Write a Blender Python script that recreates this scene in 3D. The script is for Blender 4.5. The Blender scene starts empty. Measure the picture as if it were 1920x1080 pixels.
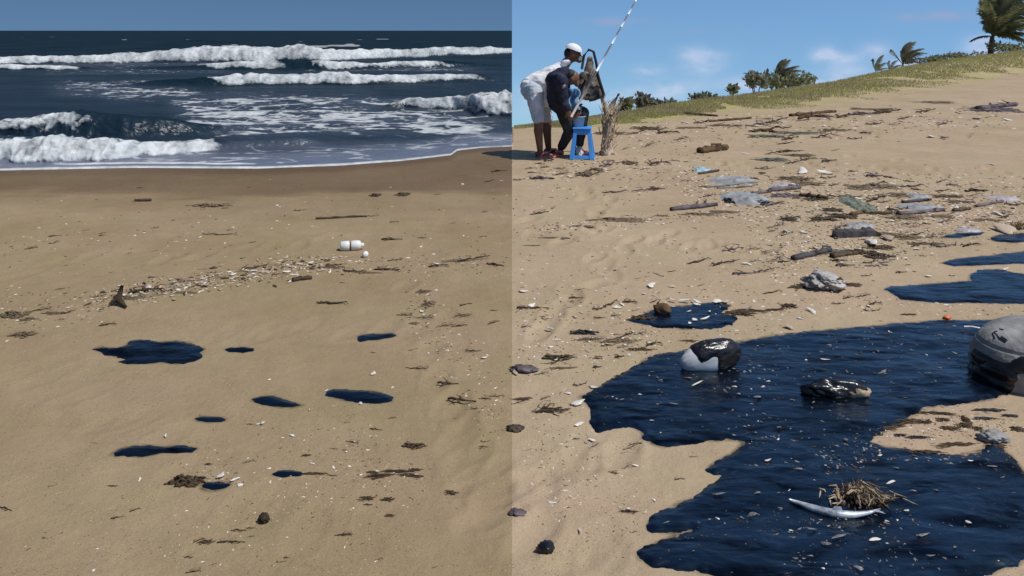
import bpy, bmesh, math, random
import numpy as np
from mathutils import Vector, Matrix

R = math.radians
sc = bpy.context.scene
COL = sc.collection
rng = random.Random(7)

# ------------------------------------------------------------------ camera
F, H, CX, HV = 1480.0, 1.62, 960.0, 57.0      # focal length in px of a 1920 px wide frame, eye height, principal column, horizon row
cam_d = bpy.data.cameras.new('camera')
cam_d.sensor_width = 36.0
cam_d.lens = 36.0 * F / 1920.0
cam_d.shift_y = -(540.0 - HV) / 1920.0
cam_d.clip_start, cam_d.clip_end = 0.05, 20000
cam = bpy.data.objects.new('camera', cam_d)
cam.location = (0, 0, H)
cam.rotation_euler = (R(90), 0, 0)
COL.objects.link(cam)
sc.camera = cam

# ------------------------------------------------------------------ sky, sun, exposure
SUN_EL, SUN_AZ = 59.0, 114.0                  # azimuth clockwise from +Y (the way the camera looks)
world = bpy.data.worlds.new('World')
sc.world = world
world.use_nodes = True
wn, wl = world.node_tree.nodes, world.node_tree.links
wn.clear()


def wmath(op, a, b=None, c=None):
    n = wn.new('ShaderNodeMath'); n.operation = op
    for i, s in enumerate((a, b, c)):
        if s is None:
            continue
        if isinstance(s, (int, float)):
            n.inputs[i].default_value = s
        else:
            wl.new(s, n.inputs[i])
    return n.outputs[0]


def wmix(fac, a, b, blend='MIX'):
    n = wn.new('ShaderNodeMix'); n.data_type = 'RGBA'; n.blend_type = blend
    for k, s in ((0, fac), (6, a), (7, b)):
        if isinstance(s, (int, float)):
            n.inputs[k].default_value = s
        elif isinstance(s, tuple):
            n.inputs[k].default_value = s
        else:
            wl.new(s, n.inputs[k])
    return n.outputs[2]


tc = wn.new('ShaderNodeTexCoord')
va = wn.new('ShaderNodeVectorMath'); va.operation = 'ADD'; va.inputs[1].default_value = (0, 0, 0.205)
wl.new(tc.outputs['Generated'], va.inputs[0])
vn = wn.new('ShaderNodeVectorMath'); vn.operation = 'NORMALIZE'
wl.new(va.outputs[0], vn.inputs[0])
sky = wn.new('ShaderNodeTexSky'); sky.sky_type = 'NISHITA'; sky.sun_disc = False
sky.sun_elevation = R(SUN_EL); sky.sun_rotation = R(SUN_AZ)
sky.air_density, sky.dust_density, sky.ozone_density, sky.altitude = 1.0, 0.6, 2.0, 0
wl.new(vn.outputs[0], sky.inputs[0])
sep = wn.new('ShaderNodeSeparateXYZ'); wl.new(tc.outputs['Generated'], sep.inputs[0])
sx, sy, sz = sep.outputs
ahead = wmath('GREATER_THAN', sy, 0.02)
ysafe = wmath('MAXIMUM', sy, 0.02)
az, el = wmath('DIVIDE', sx, ysafe), wmath('DIVIDE', sz, ysafe)
# two weathers meet over the beach: a duller, darker blue over the sea, a clear bright one over the land
overland = wmath('GREATER_THAN', sx, 0.0)
skycol = wmix(overland, wmix(1.0, sky.outputs[0], (0.42, 0.53, 0.62, 1), 'MULTIPLY'), wmix(1.0, sky.outputs[0], (0.76, 0.99, 1.14, 1), 'MULTIPLY'))
cn = wn.new('ShaderNodeTexNoise'); cn.inputs['Scale'].default_value = 26; cn.inputs['Detail'].default_value = 5
cm = wn.new('ShaderNodeMapping'); cm.inputs['Scale'].default_value = (1, 1, 2.2)
wl.new(tc.outputs['Generated'], cm.inputs[0]); wl.new(cm.outputs[0], cn.inputs[0])
white = grey = None
for (u, v, ru, rv, amp, kind) in [
        (1545, 103, 22, 15, 1.0, 0), (1582, 112, 34, 10, .55, 0), (1640, 100, 28, 16, .5, 0), (1316, 104, 44, 16, .5, 0), (1316, 130, 34, 12, .5, 0),
        (1215, 134, 30, 12, .6, 0), (1545, 150, 40, 12, .6, 0), (1395, 158, 42, 13, .7, 0), (1260, 168, 60, 16, .6, 0), (1845, 85, 34, 16, .9, 0), (1700, 118, 30, 8, .6, 0),
        (1140, 185, 90, 16, .4, 0), (1000, 190, 50, 30, .3, 0), (1600, 135, 60, 14, .45, 0), (1150, 41, 60, 9, .5, 1), (1780, 30, 60, 9, .6, 1), (1692, 34, 26, 8, .6, 1), (1300, 60, 80, 8, .15, 1)]:
    a0, e0 = (u - CX) / F, (HV - v) / F
    da = wmath('DIVIDE', wmath('SUBTRACT', az, a0), ru / F)
    de = wmath('DIVIDE', wmath('SUBTRACT', el, e0), rv / F)
    g = wmath('MULTIPLY', wmath('EXPONENT', wmath('MULTIPLY', wmath('ADD', wmath('MULTIPLY', da, da), wmath('MULTIPLY', de, de)), -1.0)), amp)
    if kind == 0:
        white = g if white is None else wmath('ADD', white, g)
    else:
        grey = g if grey is None else wmath('ADD', grey, g)
nz = wmath('MULTIPLY_ADD', cn.outputs[0], 3.8, -0.95)
nz = wmath('MAXIMUM', nz, 0.0)
fw = wmath('MINIMUM', wmath('MULTIPLY', wmath('MULTIPLY', wmath('MULTIPLY', white, nz), ahead), overland), 0.7)
fg = wmath('MINIMUM', wmath('MULTIPLY', wmath('MULTIPLY', wmath('MULTIPLY', grey, nz), ahead), overland), 0.6)
skycol = wmix(fg, skycol, (2.9, 3.5, 5.2, 1))
skycol = wmix(fw, skycol, (5.2, 5.9, 7.6, 1))
bg = wn.new('ShaderNodeBackground'); bg.inputs['Strength'].default_value = 0.10
wl.new(skycol, bg.inputs[0])
wo = wn.new('ShaderNodeOutputWorld'); wl.new(bg.outputs[0], wo.inputs[0])

sun_d = bpy.data.lights.new('sun', 'SUN')
sun_d.energy = 3.4; sun_d.angle = R(0.5); sun_d.color = (1.0, 0.955, 0.88)
sun = bpy.data.objects.new('sun', sun_d)
sdir = Vector((math.sin(R(SUN_AZ)) * math.cos(R(SUN_EL)), math.cos(R(SUN_AZ)) * math.cos(R(SUN_EL)), math.sin(R(SUN_EL))))
sun.rotation_euler = (-sdir).to_track_quat('-Z', 'Y').to_euler()
sun.location = sdir * 50
COL.objects.link(sun)
sc.view_settings.view_transform = 'Standard'
sc.view_settings.look = 'None'
sc.view_settings.exposure = 0.15
sc.view_settings.gamma = 1.0


# ------------------------------------------------------------------ helpers
def S(r, g, b):                                # sRGB 0-255 to linear
    return tuple((c / 255 / 12.92) if c / 255 <= 0.04045 else ((c / 255 + 0.055) / 1.055) ** 2.4 for c in (r, g, b)) + (1,)


def vnoise(x, y, seed=0):
    x = np.asarray(x, float); y = np.asarray(y, float)
    xi, yi = np.floor(x), np.floor(y)
    fx, fy = x - xi, y - yi
    fx, fy = fx * fx * (3 - 2 * fx), fy * fy * (3 - 2 * fy)

    def h(i, j):
        s = np.sin(i * 127.1 + j * 311.7 + seed * 74.7) * 43758.5453
        return s - np.floor(s)
    return (h(xi, yi) * (1 - fx) + h(xi + 1, yi) * fx) * (1 - fy) + (h(xi, yi + 1) * (1 - fx) + h(xi + 1, yi + 1) * fx) * fy


def fbm(x, y, seed=0, octs=4):
    t, a, n = 0, 0.5, 0
    for o in range(octs):
        t = t + a * vnoise(x * 2 ** o + 13.7 * o, y * 2 ** o + 7.1 * o, seed + o)
        n += a; a *= 0.5
    return t / n


def sstep(a, b, x):
    t = np.clip((np.asarray(x, float) - a) / (b - a), 0, 1)
    return t * t * (3 - 2 * t)


def mesh_obj(name, verts, faces, mat, parent=None, smooth=True, attrs=None):
    me = bpy.data.meshes.new(name)
    if isinstance(faces, np.ndarray):
        n, k = faces.shape
        v = np.asarray(verts, np.float32)
        me.vertices.add(len(v)); me.vertices.foreach_set('co', v.ravel())
        me.loops.add(n * k); me.loops.foreach_set('vertex_index', faces.astype(np.int32).ravel())
        me.polygons.add(n)
        me.polygons.foreach_set('loop_start', np.arange(0, n * k, k, dtype=np.int32))
        me.update(calc_edges=True)
    else:
        me.from_pydata([tuple(p) for p in verts], [], [tuple(f) for f in faces])
    me.validate()
    if smooth:
        me.polygons.foreach_set('use_smooth', np.ones(len(me.polygons), bool))
    for k, val in (attrs or {}).items():
        at = me.attributes.new(k, 'FLOAT', 'POINT')
        at.data.foreach_set('value', np.asarray(val, np.float32))
    me.materials.append(mat)
    o = bpy.data.objects.new(name, me)
    COL.objects.link(o)
    if parent:
        o.parent = parent
    return o


def bm_obj(name, bm, mat, parent=None, smooth=True):
    me = bpy.data.meshes.new(name)
    bm.to_mesh(me); bm.free()
    if smooth:
        me.polygons.foreach_set('use_smooth', np.ones(len(me.polygons), bool))
    me.materials.append(mat)
    o = bpy.data.objects.new(name, me)
    COL.objects.link(o)
    if parent:
        o.parent = parent
    return o


def link_copy(me, name, loc, rot, scale):
    o = bpy.data.objects.new(name, me)
    o.location, o.rotation_euler, o.scale = loc, rot, scale
    COL.objects.link(o)
    return o


def empty(name, loc=(0, 0, 0)):
    o = bpy.data.objects.new(name, None)
    o.location = loc; o.empty_display_size = 0.1
    COL.objects.link(o)
    return o


def tag(o, label=None, cat=None, group=None, kind=None):
    if label: o['label'] = label
    if cat: o['category'] = cat
    if group: o['group'] = group
    if kind: o['kind'] = kind
    return o


def grid_faces(nr, nc):
    i = np.arange((nr - 1) * (nc - 1)); r, c = i // (nc - 1), i % (nc - 1)
    a = r * nc + c
    return np.stack([a, a + 1, a + nc + 1, a + nc], 1)


class MatB:
    def __init__(s, name):
        s.m = bpy.data.materials.new(name); s.m.use_nodes = True
        s.n, s.l = s.m.node_tree.nodes, s.m.node_tree.links
        s.b = s.n['Principled BSDF']

    def put(s, sock, v):
        if isinstance(v, (int, float)):
            sock.default_value = v
        elif isinstance(v, tuple):
            sock.default_value = v
        else:
            s.l.new(v, sock)

    def set(s, **kw):
        names = dict(color='Base Color', rough='Roughness', spec='Specular IOR Level', ior='IOR', normal='Normal', alpha='Alpha', metal='Metallic', trans='Transmission Weight', sub='Subsurface Weight', sheen='Sheen Weight')
        for k, v in kw.items():
            s.put(s.b.inputs[names[k]], v)
        return s

    def math(s, op, a, b=0.0, clamp=False):
        n = s.n.new('ShaderNodeMath'); n.operation = op; n.use_clamp = clamp
        s.put(n.inputs[0], a); s.put(n.inputs[1], b)
        return n.outputs[0]

    def pos(s, scale=(1, 1, 1), obj=False):
        if obj:
            o = s.n.new('ShaderNodeTexCoord').outputs['Object']
        else:
            o = s.n.new('ShaderNodeNewGeometry').outputs['Position']
        m = s.n.new('ShaderNodeMapping'); m.inputs['Scale'].default_value = scale
        s.l.new(o, m.inputs[0])
        return m.outputs[0]

    def noise(s, vec, scale, detail=4, rough=0.55, dist=0.0):
        n = s.n.new('ShaderNodeTexNoise')
        n.inputs['Scale'].default_value = scale; n.inputs['Detail'].default_value = detail
        n.inputs['Roughness'].default_value = rough; n.inputs['Distortion'].default_value = dist
        s.l.new(vec, n.inputs['Vector'])
        return n.outputs[0]

    def ramp(s, fac, stops):
        n = s.n.new('ShaderNodeValToRGB')
        e = n.color_ramp.elements
        while len(e) < len(stops):
            e.new(0.5)
        for k, (p, c) in enumerate(stops):
            e[k].position = p
            e[k].color = c if isinstance(c, tuple) else (c, c, c, 1)
        s.l.new(fac, n.inputs[0])
        return n.outputs[0]

    def mix(s, fac, a, b, blend='MIX'):
        n = s.n.new('ShaderNodeMix'); n.data_type = 'RGBA'; n.blend_type = blend
        s.put(n.inputs[0], fac); s.put(n.inputs[6], a); s.put(n.inputs[7], b)
        return n.outputs[2]

    def attr(s, name):
        n = s.n.new('ShaderNodeAttribute'); n.attribute_name = name
        return n.outputs['Fac']

    def bump(s, h, strength, dist, normal=None):
        n = s.n.new('ShaderNodeBump'); n.inputs['Strength'].default_value = strength; n.inputs['Distance'].default_value = dist
        s.l.new(h, n.inputs['Height'])
        if normal: s.l.new(normal, n.inputs['Normal'])
        return n.outputs[0]


def simple(name, c1, c2=None, rough=0.7, scale=8.0, bump=0.3, bscale=40.0, bdist=0.01, spec=0.3, lo=0.35, hi=0.65, stretch=(1, 1, 1), per_object=0.0, **kw):
    m = MatB(name)
    p = m.pos(stretch, obj=True)
    col = c1
    if c2:
        col = m.ramp(m.noise(p, scale), [(lo, c1), (hi, c2)])
        if per_object:
            oi = m.n.new('ShaderNodeObjectInfo')
            k = m.math('ADD', m.math('MULTIPLY', oi.outputs['Random'], per_object), 1 - per_object / 2)
            cb = m.n.new('ShaderNodeCombineColor')
            for q in range(3): m.l.new(k, cb.inputs[q])
            col = m.mix(1.0, col, cb.outputs[0], 'MULTIPLY')
    m.set(color=col, rough=rough, spec=spec, **kw)
    if bump:
        m.set(normal=m.bump(m.noise(p, bscale), bump, bdist))
    return m.m


def G(u, v, z=0.0):
    D = F * (H - z) / (v - HV)
    return (u - CX) / F * D, D


def W(u, v, D):
    return Vector(((u - CX) / F * D, D, H - (v - HV) * D / F))


# ------------------------------------------------------------------ terrain function
EDGE_U = [-700, 0, 250, 480, 640, 750, 845, 858, 900, 960, 1000]
EDGE_V = [330, 322, 317, 318.5, 312.5, 304, 293, 284, 279, 276, 274]
CR_U = [900, 960, 1060, 1160, 1300, 1400, 1560, 1700, 1800, 1920, 2300, 2800]
CR_V = [243, 238, 226, 212, 190, 178, 155, 125, 110, 95, 62, 50]
CR_D = [13, 13.3, 14.2, 15.5, 18, 20, 25, 31, 35, 40, 50, 58]
GR_U = [960, 1130, 1160, 1330, 1500, 1660, 1915, 2300, 2800]
GR_V = [243, 243, 240, 217, 200, 183, 138, 110, 100]


def edge_depth(u):
    return F * H / (np.interp(u, EDGE_U, EDGE_V) - HV)


def crest(u):
    d = np.interp(u, CR_U, CR_D); v = np.interp(u, CR_U, CR_V)
    return d, H - (v - HV) * d / F


def _prints():
    r = random.Random(19)
    out = []
    for (u0, v0, u1, v1, n, dep) in [(1000, 330, 1420, 300, 16, 1.0), (1040, 310, 1180, 420, 10, 1.0), (970, 430, 1500, 470, 15, .8), (1150, 470, 1000, 640, 12, .6), (980, 900, 1180, 840, 7, .4), (1180, 270, 1760, 240, 16, 1.0), (1500, 300, 1900, 330, 14, .9),
                                     (760, 560, 940, 1000, 12, .35), (100, 700, 620, 1020, 10, .2), (60, 500, 700, 440, 14, .4), (420, 620, 900, 600, 8, .25), (1010, 1000, 1180, 1060, 4, .35)]:
        for k in range(n):
            f = (k + r.uniform(-.3, .3)) / n
            x, y = (u0 + (u1 - u0) * f + r.gauss(0, 14) - CX) / F, 1.0
            v = v0 + (v1 - v0) * f + r.gauss(0, 8)
            D = F * H / (v - HV)
            out.append((x * D, D, r.uniform(-.5, .5) + 1.2, r.uniform(.7, 1.15) * dep))
    return out


PRINTS = _prints()


def ground(x, y):
    x = np.asarray(x, float); y = np.asarray(y, float)
    ys = np.maximum(y, 0.3)
    u = CX + F * x / ys
    z = 0.020 * (fbm(x * 0.9, y * 0.9, 3, 3) - 0.5) + 0.010 * (fbm(x * 3.5, y * 3.5, 9, 3) - 0.5)
    z = z + 0.007 * (fbm(x * 9, y * 7, 15, 3) - 0.5) * sstep(0.42, 0.62, fbm(x * 0.8, y * 0.8, 17, 2))
    z = z * (1 - 0.45 * sstep(6, 9, y))
    if z.ndim:
        for (px_, py_, an, dep) in PRINTS:
            mk_ = (np.abs(x - px_) < .26) & (np.abs(y - py_) < .26)
            if not mk_.any(): continue
            dx, dy = x[mk_] - px_, y[mk_] - py_
            a_, b_ = dx * math.cos(an) + dy * math.sin(an), -dx * math.sin(an) + dy * math.cos(an)
            q = (a_ / .125) ** 2 + (b_ / .055) ** 2
            z[mk_] += dep * (-.020 * np.exp(-q * q * .7) + .007 * np.exp(-(np.sqrt(q) - 1.45) ** 2 * 9))
    # left: the shore dips under the water
    t = y - edge_depth(u)
    zl = z * (1 - sstep(-1.6, -0.4, t)) - 0.10 * sstep(0.1, 1.5, t) - 1.6 * sstep(1.5, 8, t)
    # right: a low dune rises to its crest and falls away behind
    dc, zc = crest(u)
    dg = F * H / (np.interp(u, GR_U, GR_V) - HV)
    k = sstep(0, 1, (y - dg) / np.maximum(dc - dg, 0.4))
    zr = z * (1 - k) + zc * k + 0.10 * (fbm(x * 0.5, y * 0.5, 21, 3) - 0.5) * sstep(11, 16, y) * (1 - sstep(0.75, 1, (y / dc)))
    back = np.maximum(y - dc, 0)
    slope = (H - zc) / dc * 1.18 + 0.012
    zr = np.where(y > dc, zc - slope * back, zr)
    return np.where(x < 0, zl, zr)


def gz(x, y):
    return float(ground(x, y))


# ------------------------------------------------------------------ materials of the setting
def sand_material():
    m = MatB('sand')
    p = m.pos()
    big = m.noise(p, 0.9, 4, 0.6)
    mid = m.noise(m.pos((1, 1.0, 1)), 7, 4, 0.6)
    fine = m.noise(p, 160, 2, 0.5)
    sepn = m.n.new('ShaderNodeSeparateXYZ'); m.l.new(m.n.new('ShaderNodeNewGeometry').outputs['Position'], sepn.inputs[0])
    side = m.math('GREATER_THAN', sepn.outputs[0], 0.0)
    left = m.ramp(big, [(0.3, (0.260, 0.191, 0.108, 1)), (0.7, (0.322, 0.243, 0.152, 1))])
    right = m.ramp(big, [(0.3, (0.348, 0.260, 0.166, 1)), (0.7, (0.425, 0.324, 0.222, 1))])
    col = m.mix(side, left, right)
    col = m.mix(0.35, col, m.ramp(mid, [(0.3, 0.78), (0.7, 1.15)]), 'MULTIPLY')
    col = m.mix(0.5, col, m.ramp(fine, [(0.25, 0.72), (0.75, 1.22)]), 'MULTIPLY')
    vo = m.n.new('ShaderNodeTexVoronoi'); vo.inputs['Scale'].default_value = 75; m.l.new(p, vo.inputs['Vector'])
    speck = m.math('MULTIPLY', m.math('LESS_THAN', vo.outputs['Distance'], 0.17), m.math('GREATER_THAN', m.noise(p, 3.3, 3), 0.50))
    spc = m.mix(m.math('GREATER_THAN', m.noise(p, 37, 1), 0.56), (0.05, 0.034, 0.02, 1), (0.55, 0.47, 0.36, 1))
    col = m.mix(m.math('MULTIPLY', speck, 0.6), col, spc)
    tint = m.noise(m.pos((0.5, 1.2, 1)), 1.7, 3, 0.5)
    col = m.mix(0.55, col, m.ramp(tint, [(0.35, (1.04, 0.97, 0.97, 1)), (0.65, (0.97, 1.0, 0.90, 1))]), 'MULTIPLY')
    stn = m.math('MULTIPLY', m.attr('stain'), m.ramp(m.noise(p, 28, 4, .6), [(0.35, 0.25), (0.6, 1.0)]))
    col = m.mix(stn, col, (0.020, 0.015, 0.011, 1))
    turf = m.math('MULTIPLY', m.attr('turf'), m.ramp(m.noise(p, 1.6, 5, .65), [(0.36, 0.15), (0.58, 1.0)]))
    col = m.mix(turf, col, m.ramp(m.noise(p, 5, 3), [(0.3, (0.27, 0.25, 0.085, 1)), (0.7, (0.44, 0.37, 0.17, 1))]))
    wet = m.attr('wet')
    damp = m.mix(1.0, col, (0.44, 0.36, 0.28, 1), 'MULTIPLY')
    col = m.mix(wet, col, damp)
    m.set(color=col, rough=m.math('SUBTRACT', 0.92, m.math('MULTIPLY', wet, 0.42)), spec=m.math('ADD', 0.12, m.math('MULTIPLY', wet, 0.10)))
    b = m.bump(m.noise(p, 22, 5, 0.6), 0.35, 0.02)
    b = m.bump(fine, 0.30, 0.006, b)
    m.set(normal=b)
    return m.m


def sea_material():
    m = MatB('sea_water')
    p = m.pos()
    foam, shal = m.attr('foam'), m.attr('shallow')
    deep = m.ramp(m.noise(m.pos((0.4, 1.0, 1)), 0.5, 3), [(0.3, (0.0035, 0.015, 0.023, 1)), (0.7, (0.015, 0.028, 0.044, 1))])
    col = m.mix(shal, deep, (0.150, 0.165, 0.215, 1))
    fn = m.noise(m.pos((1.0, 1.3, 2)), 7, 6, 0.7)
    f = m.math('ADD', foam, m.math('MULTIPLY', m.math('SUBTRACT', fn, 0.5), 0.9))
    f = m.ramp(f, [(0.26, 0.0), (0.50, 0.50), (0.95, 1.0)])
    f = m.math('MULTIPLY', f, m.math('SUBTRACT', m.math('MULTIPLY', foam, 5.0), 0.9, True))
    white = m.ramp(m.noise(p, 5, 4), [(0.3, (0.56, 0.60, 0.61, 1)), (0.62, (0.84, 0.85, 0.84, 1))])
    b = m.bump(m.noise(m.pos((0.8, 1.3, 1)), 1.1, 4, 0.6), 0.55, 0.35)
    b = m.bump(m.noise(m.pos((1.0, 2.0, 1)), 6, 4, 0.6), 0.35, 0.06, b)
    # a sea roughened by wind mirrors far less sky at grazing angles than still water does
    dif = m.n.new('ShaderNodeBsdfDiffuse'); m.put(dif.inputs['Color'], col); m.put(dif.inputs['Normal'], b)
    glo = m.n.new('ShaderNodeBsdfGlossy'); glo.inputs['Roughness'].default_value = 0.30; m.put(glo.inputs['Normal'], b)
    fr = m.n.new('ShaderNodeFresnel'); fr.inputs['IOR'].default_value = 1.33; m.put(fr.inputs['Normal'], b)
    cap = m.math('ADD', m.attr('gloss'), m.math('MULTIPLY', shal, 0.30))
    wat = m.n.new('ShaderNodeMixShader'); m.put(wat.inputs[0], m.math('MINIMUM', fr.outputs[0], cap)); m.l.new(dif.outputs[0], wat.inputs[1]); m.l.new(glo.outputs[0], wat.inputs[2])
    fd = m.n.new('ShaderNodeBsdfDiffuse'); m.put(fd.inputs['Color'], white); m.put(fd.inputs['Normal'], b)
    ft = m.n.new('ShaderNodeBsdfTranslucent'); m.put(ft.inputs['Color'], white)
    fm = m.n.new('ShaderNodeMixShader'); fm.inputs[0].default_value = 0.25; m.l.new(fd.outputs[0], fm.inputs[1]); m.l.new(ft.outputs[0], fm.inputs[2])
    out = m.n.new('ShaderNodeMixShader'); m.put(out.inputs[0], f); m.l.new(wat.outputs[0], out.inputs[1]); m.l.new(fm.outputs[0], out.inputs[2])
    m.l.new(out.outputs[0], m.n['Material Output'].inputs['Surface'])
    m.n.remove(m.b)
    return m.m


def oil_material():
    m = MatB('crude_oil')
    p = m.pos((0.7, 1.7, 1))
    n1 = m.noise(p, 4.5, 4, 0.55, 1.2)
    col = m.ramp(m.noise(m.pos(), 5, 4), [(0.35, (0.0010, 0.0016, 0.0036, 1)), (0.7, (0.0022, 0.0048, 0.0130, 1))])
    dirt = m.ramp(m.noise(m.pos((0.8, 1.8, 1)), 7, 6, 0.7, 0.5), [(0.60, 0.0), (0.74, 0.75)])
    col = m.mix(dirt, col, (0.020, 0.017, 0.017, 1))
    ro = m.ramp(m.noise(m.pos((0.6, 2, 1)), 8, 4), [(0.3, 0.16), (0.75, 0.38)])
    sp = m.ramp(m.noise(m.pos((0.55, 1.9, 1)), 5.5, 5, 0.6, 0.8), [(0.38, 0.06), (0.56, 0.78)])
    m.set(color=col, rough=m.math('ADD', ro, m.math('MULTIPLY', dirt, 0.35)), ior=1.55, spec=sp)
    b = m.bump(n1, 0.22, 0.05)
    b = m.bump(m.noise(m.pos((0.5, 1.7, 1)), 14, 4, 0.6, 1.0), 0.10, 0.022, b)
    b = m.bump(m.noise(m.pos(), 60, 2, 0.5), 0.05, 0.006, b)
    st = m.n.new('ShaderNodeCombineColor')
    for q, val in enumerate((0.55, 0.85, 1.0)): st.inputs[q].default_value = val
    m.l.new(st.outputs[0], m.b.inputs['Specular Tint'])
    m.set(normal=b)
    return m.m


M = dict(sand=sand_material(), sea=sea_material(), oil=oil_material())

# ------------------------------------------------------------------ the beach
us = np.concatenate([np.arange(-1100, -40, 40), np.arange(-40, 959, 3.6), [959.999, 960.001], np.arange(963.5, 1964, 3.6), np.arange(1980, 3000, 40)])
vs = np.arange(1110, 232, -2.6)
Ds = np.concatenate([np.arange(-4, 0.4, 0.8), np.linspace(0.5, F * H / 1115, 24), F * H / (vs - HV), np.geomspace(13.75, 95, 130)])
DD, UU = np.meshgrid(Ds, us, indexing='ij')
XX = (UU - CX) / F * np.maximum(DD, 1.6)
ZZ = ground(XX, DD)
te = DD - edge_depth(CX + F * XX / np.maximum(DD, .3))
wn_ = fbm(XX * 0.7, DD * 2.2, 31, 4) - 0.5
wet = np.where(XX < 0, 0.75 * sstep(7.55, 8.05, DD + wn_ * 1.3) + 0.25 * sstep(-0.5, -0.1, te), 0)
wet = np.maximum(wet, np.where(XX < 0, 0.22 * sstep(6.6, 7.4, DD + wn_ * 1.5), 0))
STAIN_TODO = (XX, DD)
uu_ = CX + F * XX / np.maximum(DD, .3)
dc_, _z = crest(uu_); dg_ = F * H / (np.interp(uu_, GR_U, GR_V) - HV)
turf = np.where(XX > 0, sstep(-.22, .40, (DD - dg_) / np.maximum(dc_ - dg_, .4) + .5 * (fbm(XX * .9, DD * .9, 33, 3) - .5)), 0) * sstep(11.5, 13.5, DD)
beach = mesh_obj('beach', np.stack([XX, DD, ZZ], -1).reshape(-1, 3), grid_faces(*DD.shape), M['sand'], attrs={'wet': wet.ravel(), 'turf': turf.ravel()})
tag(beach, 'sandy beach, damp and brown at the shore, dry and paler towards the dune', kind='structure')

# ------------------------------------------------------------------ the sea
us = np.concatenate([np.arange(-620, 0, 24), np.arange(0, 958.5, 2.2), [960.0]])
Ds = np.concatenate([np.arange(8.5, 17, 0.023), np.geomspace(17, 62, 330), np.geomspace(62.6, 6000, 70)])
DD, UU = np.meshgrid(Ds, us, indexing='ij')
XX = (UU - CX) / F * DD
t = DD - edge_depth(UU)
V0 = HV + F * H / DD
Z = -0.022 + 0.034 * sstep(0.0, 0.14, t) - 0.03 * sstep(0.4, 2.5, t)
chop = sstep(0.5, 3.0, t)
Z += chop * 0.05 * (fbm(XX * 0.9, DD * 1.6, 41, 4) - 0.5)
Z += sstep(24, 60, DD) * 0.30 * (fbm(XX * 0.12, DD * 0.3, 43, 3) - 0.5) * (1 - sstep(200, 900, DD) * 0.5)
foam = np.zeros_like(Z)
DISP = np.zeros_like(Z)
PROF = np.zeros_like(Z)
WAVES = [
    # us, base rows, crest rows, foamed (u0, u1) spans, how far down the face the foam reaches (0 = to its toe)
    ([-700, 0, 100, 200, 300, 400, 440, 560, 620, 700], [316, 311, 309, 305, 294, 284, 282, 274, 270, 268], [262, 262, 257, 262, 268, 259, 262, 256, 264, 268], [(-700, 405)], 0.06),
    ([-700, 0, 80, 155, 230, 300, 400, 500], [268, 264, 264, 263, 262, 258, 250, 240], [236, 226, 217, 208, 209, 216, 232, 240], [(-700, 158)], 0.66),
    ([600, 700, 760, 850, 900, 960, 1000], [212, 206, 203, 207, 216, 219, 219], [212, 200, 182, 181, 178, 176, 176], [(752, 1000)], 0.30),
    ([200, 290, 400, 470, 560, 650, 660, 800, 900, 940, 1000], [163, 162, 162, 161, 159, 160, 160, 155, 154, 153, 153], [160, 148, 141, 138, 139, 136, 140, 139, 138, 148, 152], [(408, 905)], 0.30),
    ([-700, 0, 130, 200, 360, 420, 520, 600, 700, 840, 900, 1000], [132, 131, 130, 130, 131, 131, 131, 132, 130, 126, 124, 124], [124, 118, 120, 127, 120, 114, 112, 113, 114, 112, 118, 122], [(-700, 150), (395, 532), (603, 845)], 0.35),
    ([-700, 0, 150, 300, 420, 520, 560, 600, 700, 850, 960, 1000], [122, 120, 118, 117, 117, 116, 116, 116, 113, 106, 103, 103], [106, 105, 102, 94, 87, 88, 80, 88, 91, 90, 90, 90], [(-700, 1000)], 0.10),
    ([-700, 250, 380, 430, 500, 900, 1000], [80, 80, 80, 80, 80, 82, 82], [80, 79, 72, 72, 79, 80, 80], [(380, 432)], 0.3),
    ([700, 765, 790, 815, 860, 890, 912, 1000], [86, 85, 85, 85, 82, 82, 82, 82], [86, 82, 79, 82, 80, 76, 79, 82], [(775, 805), (890, 910)], 0.4),
]
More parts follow.
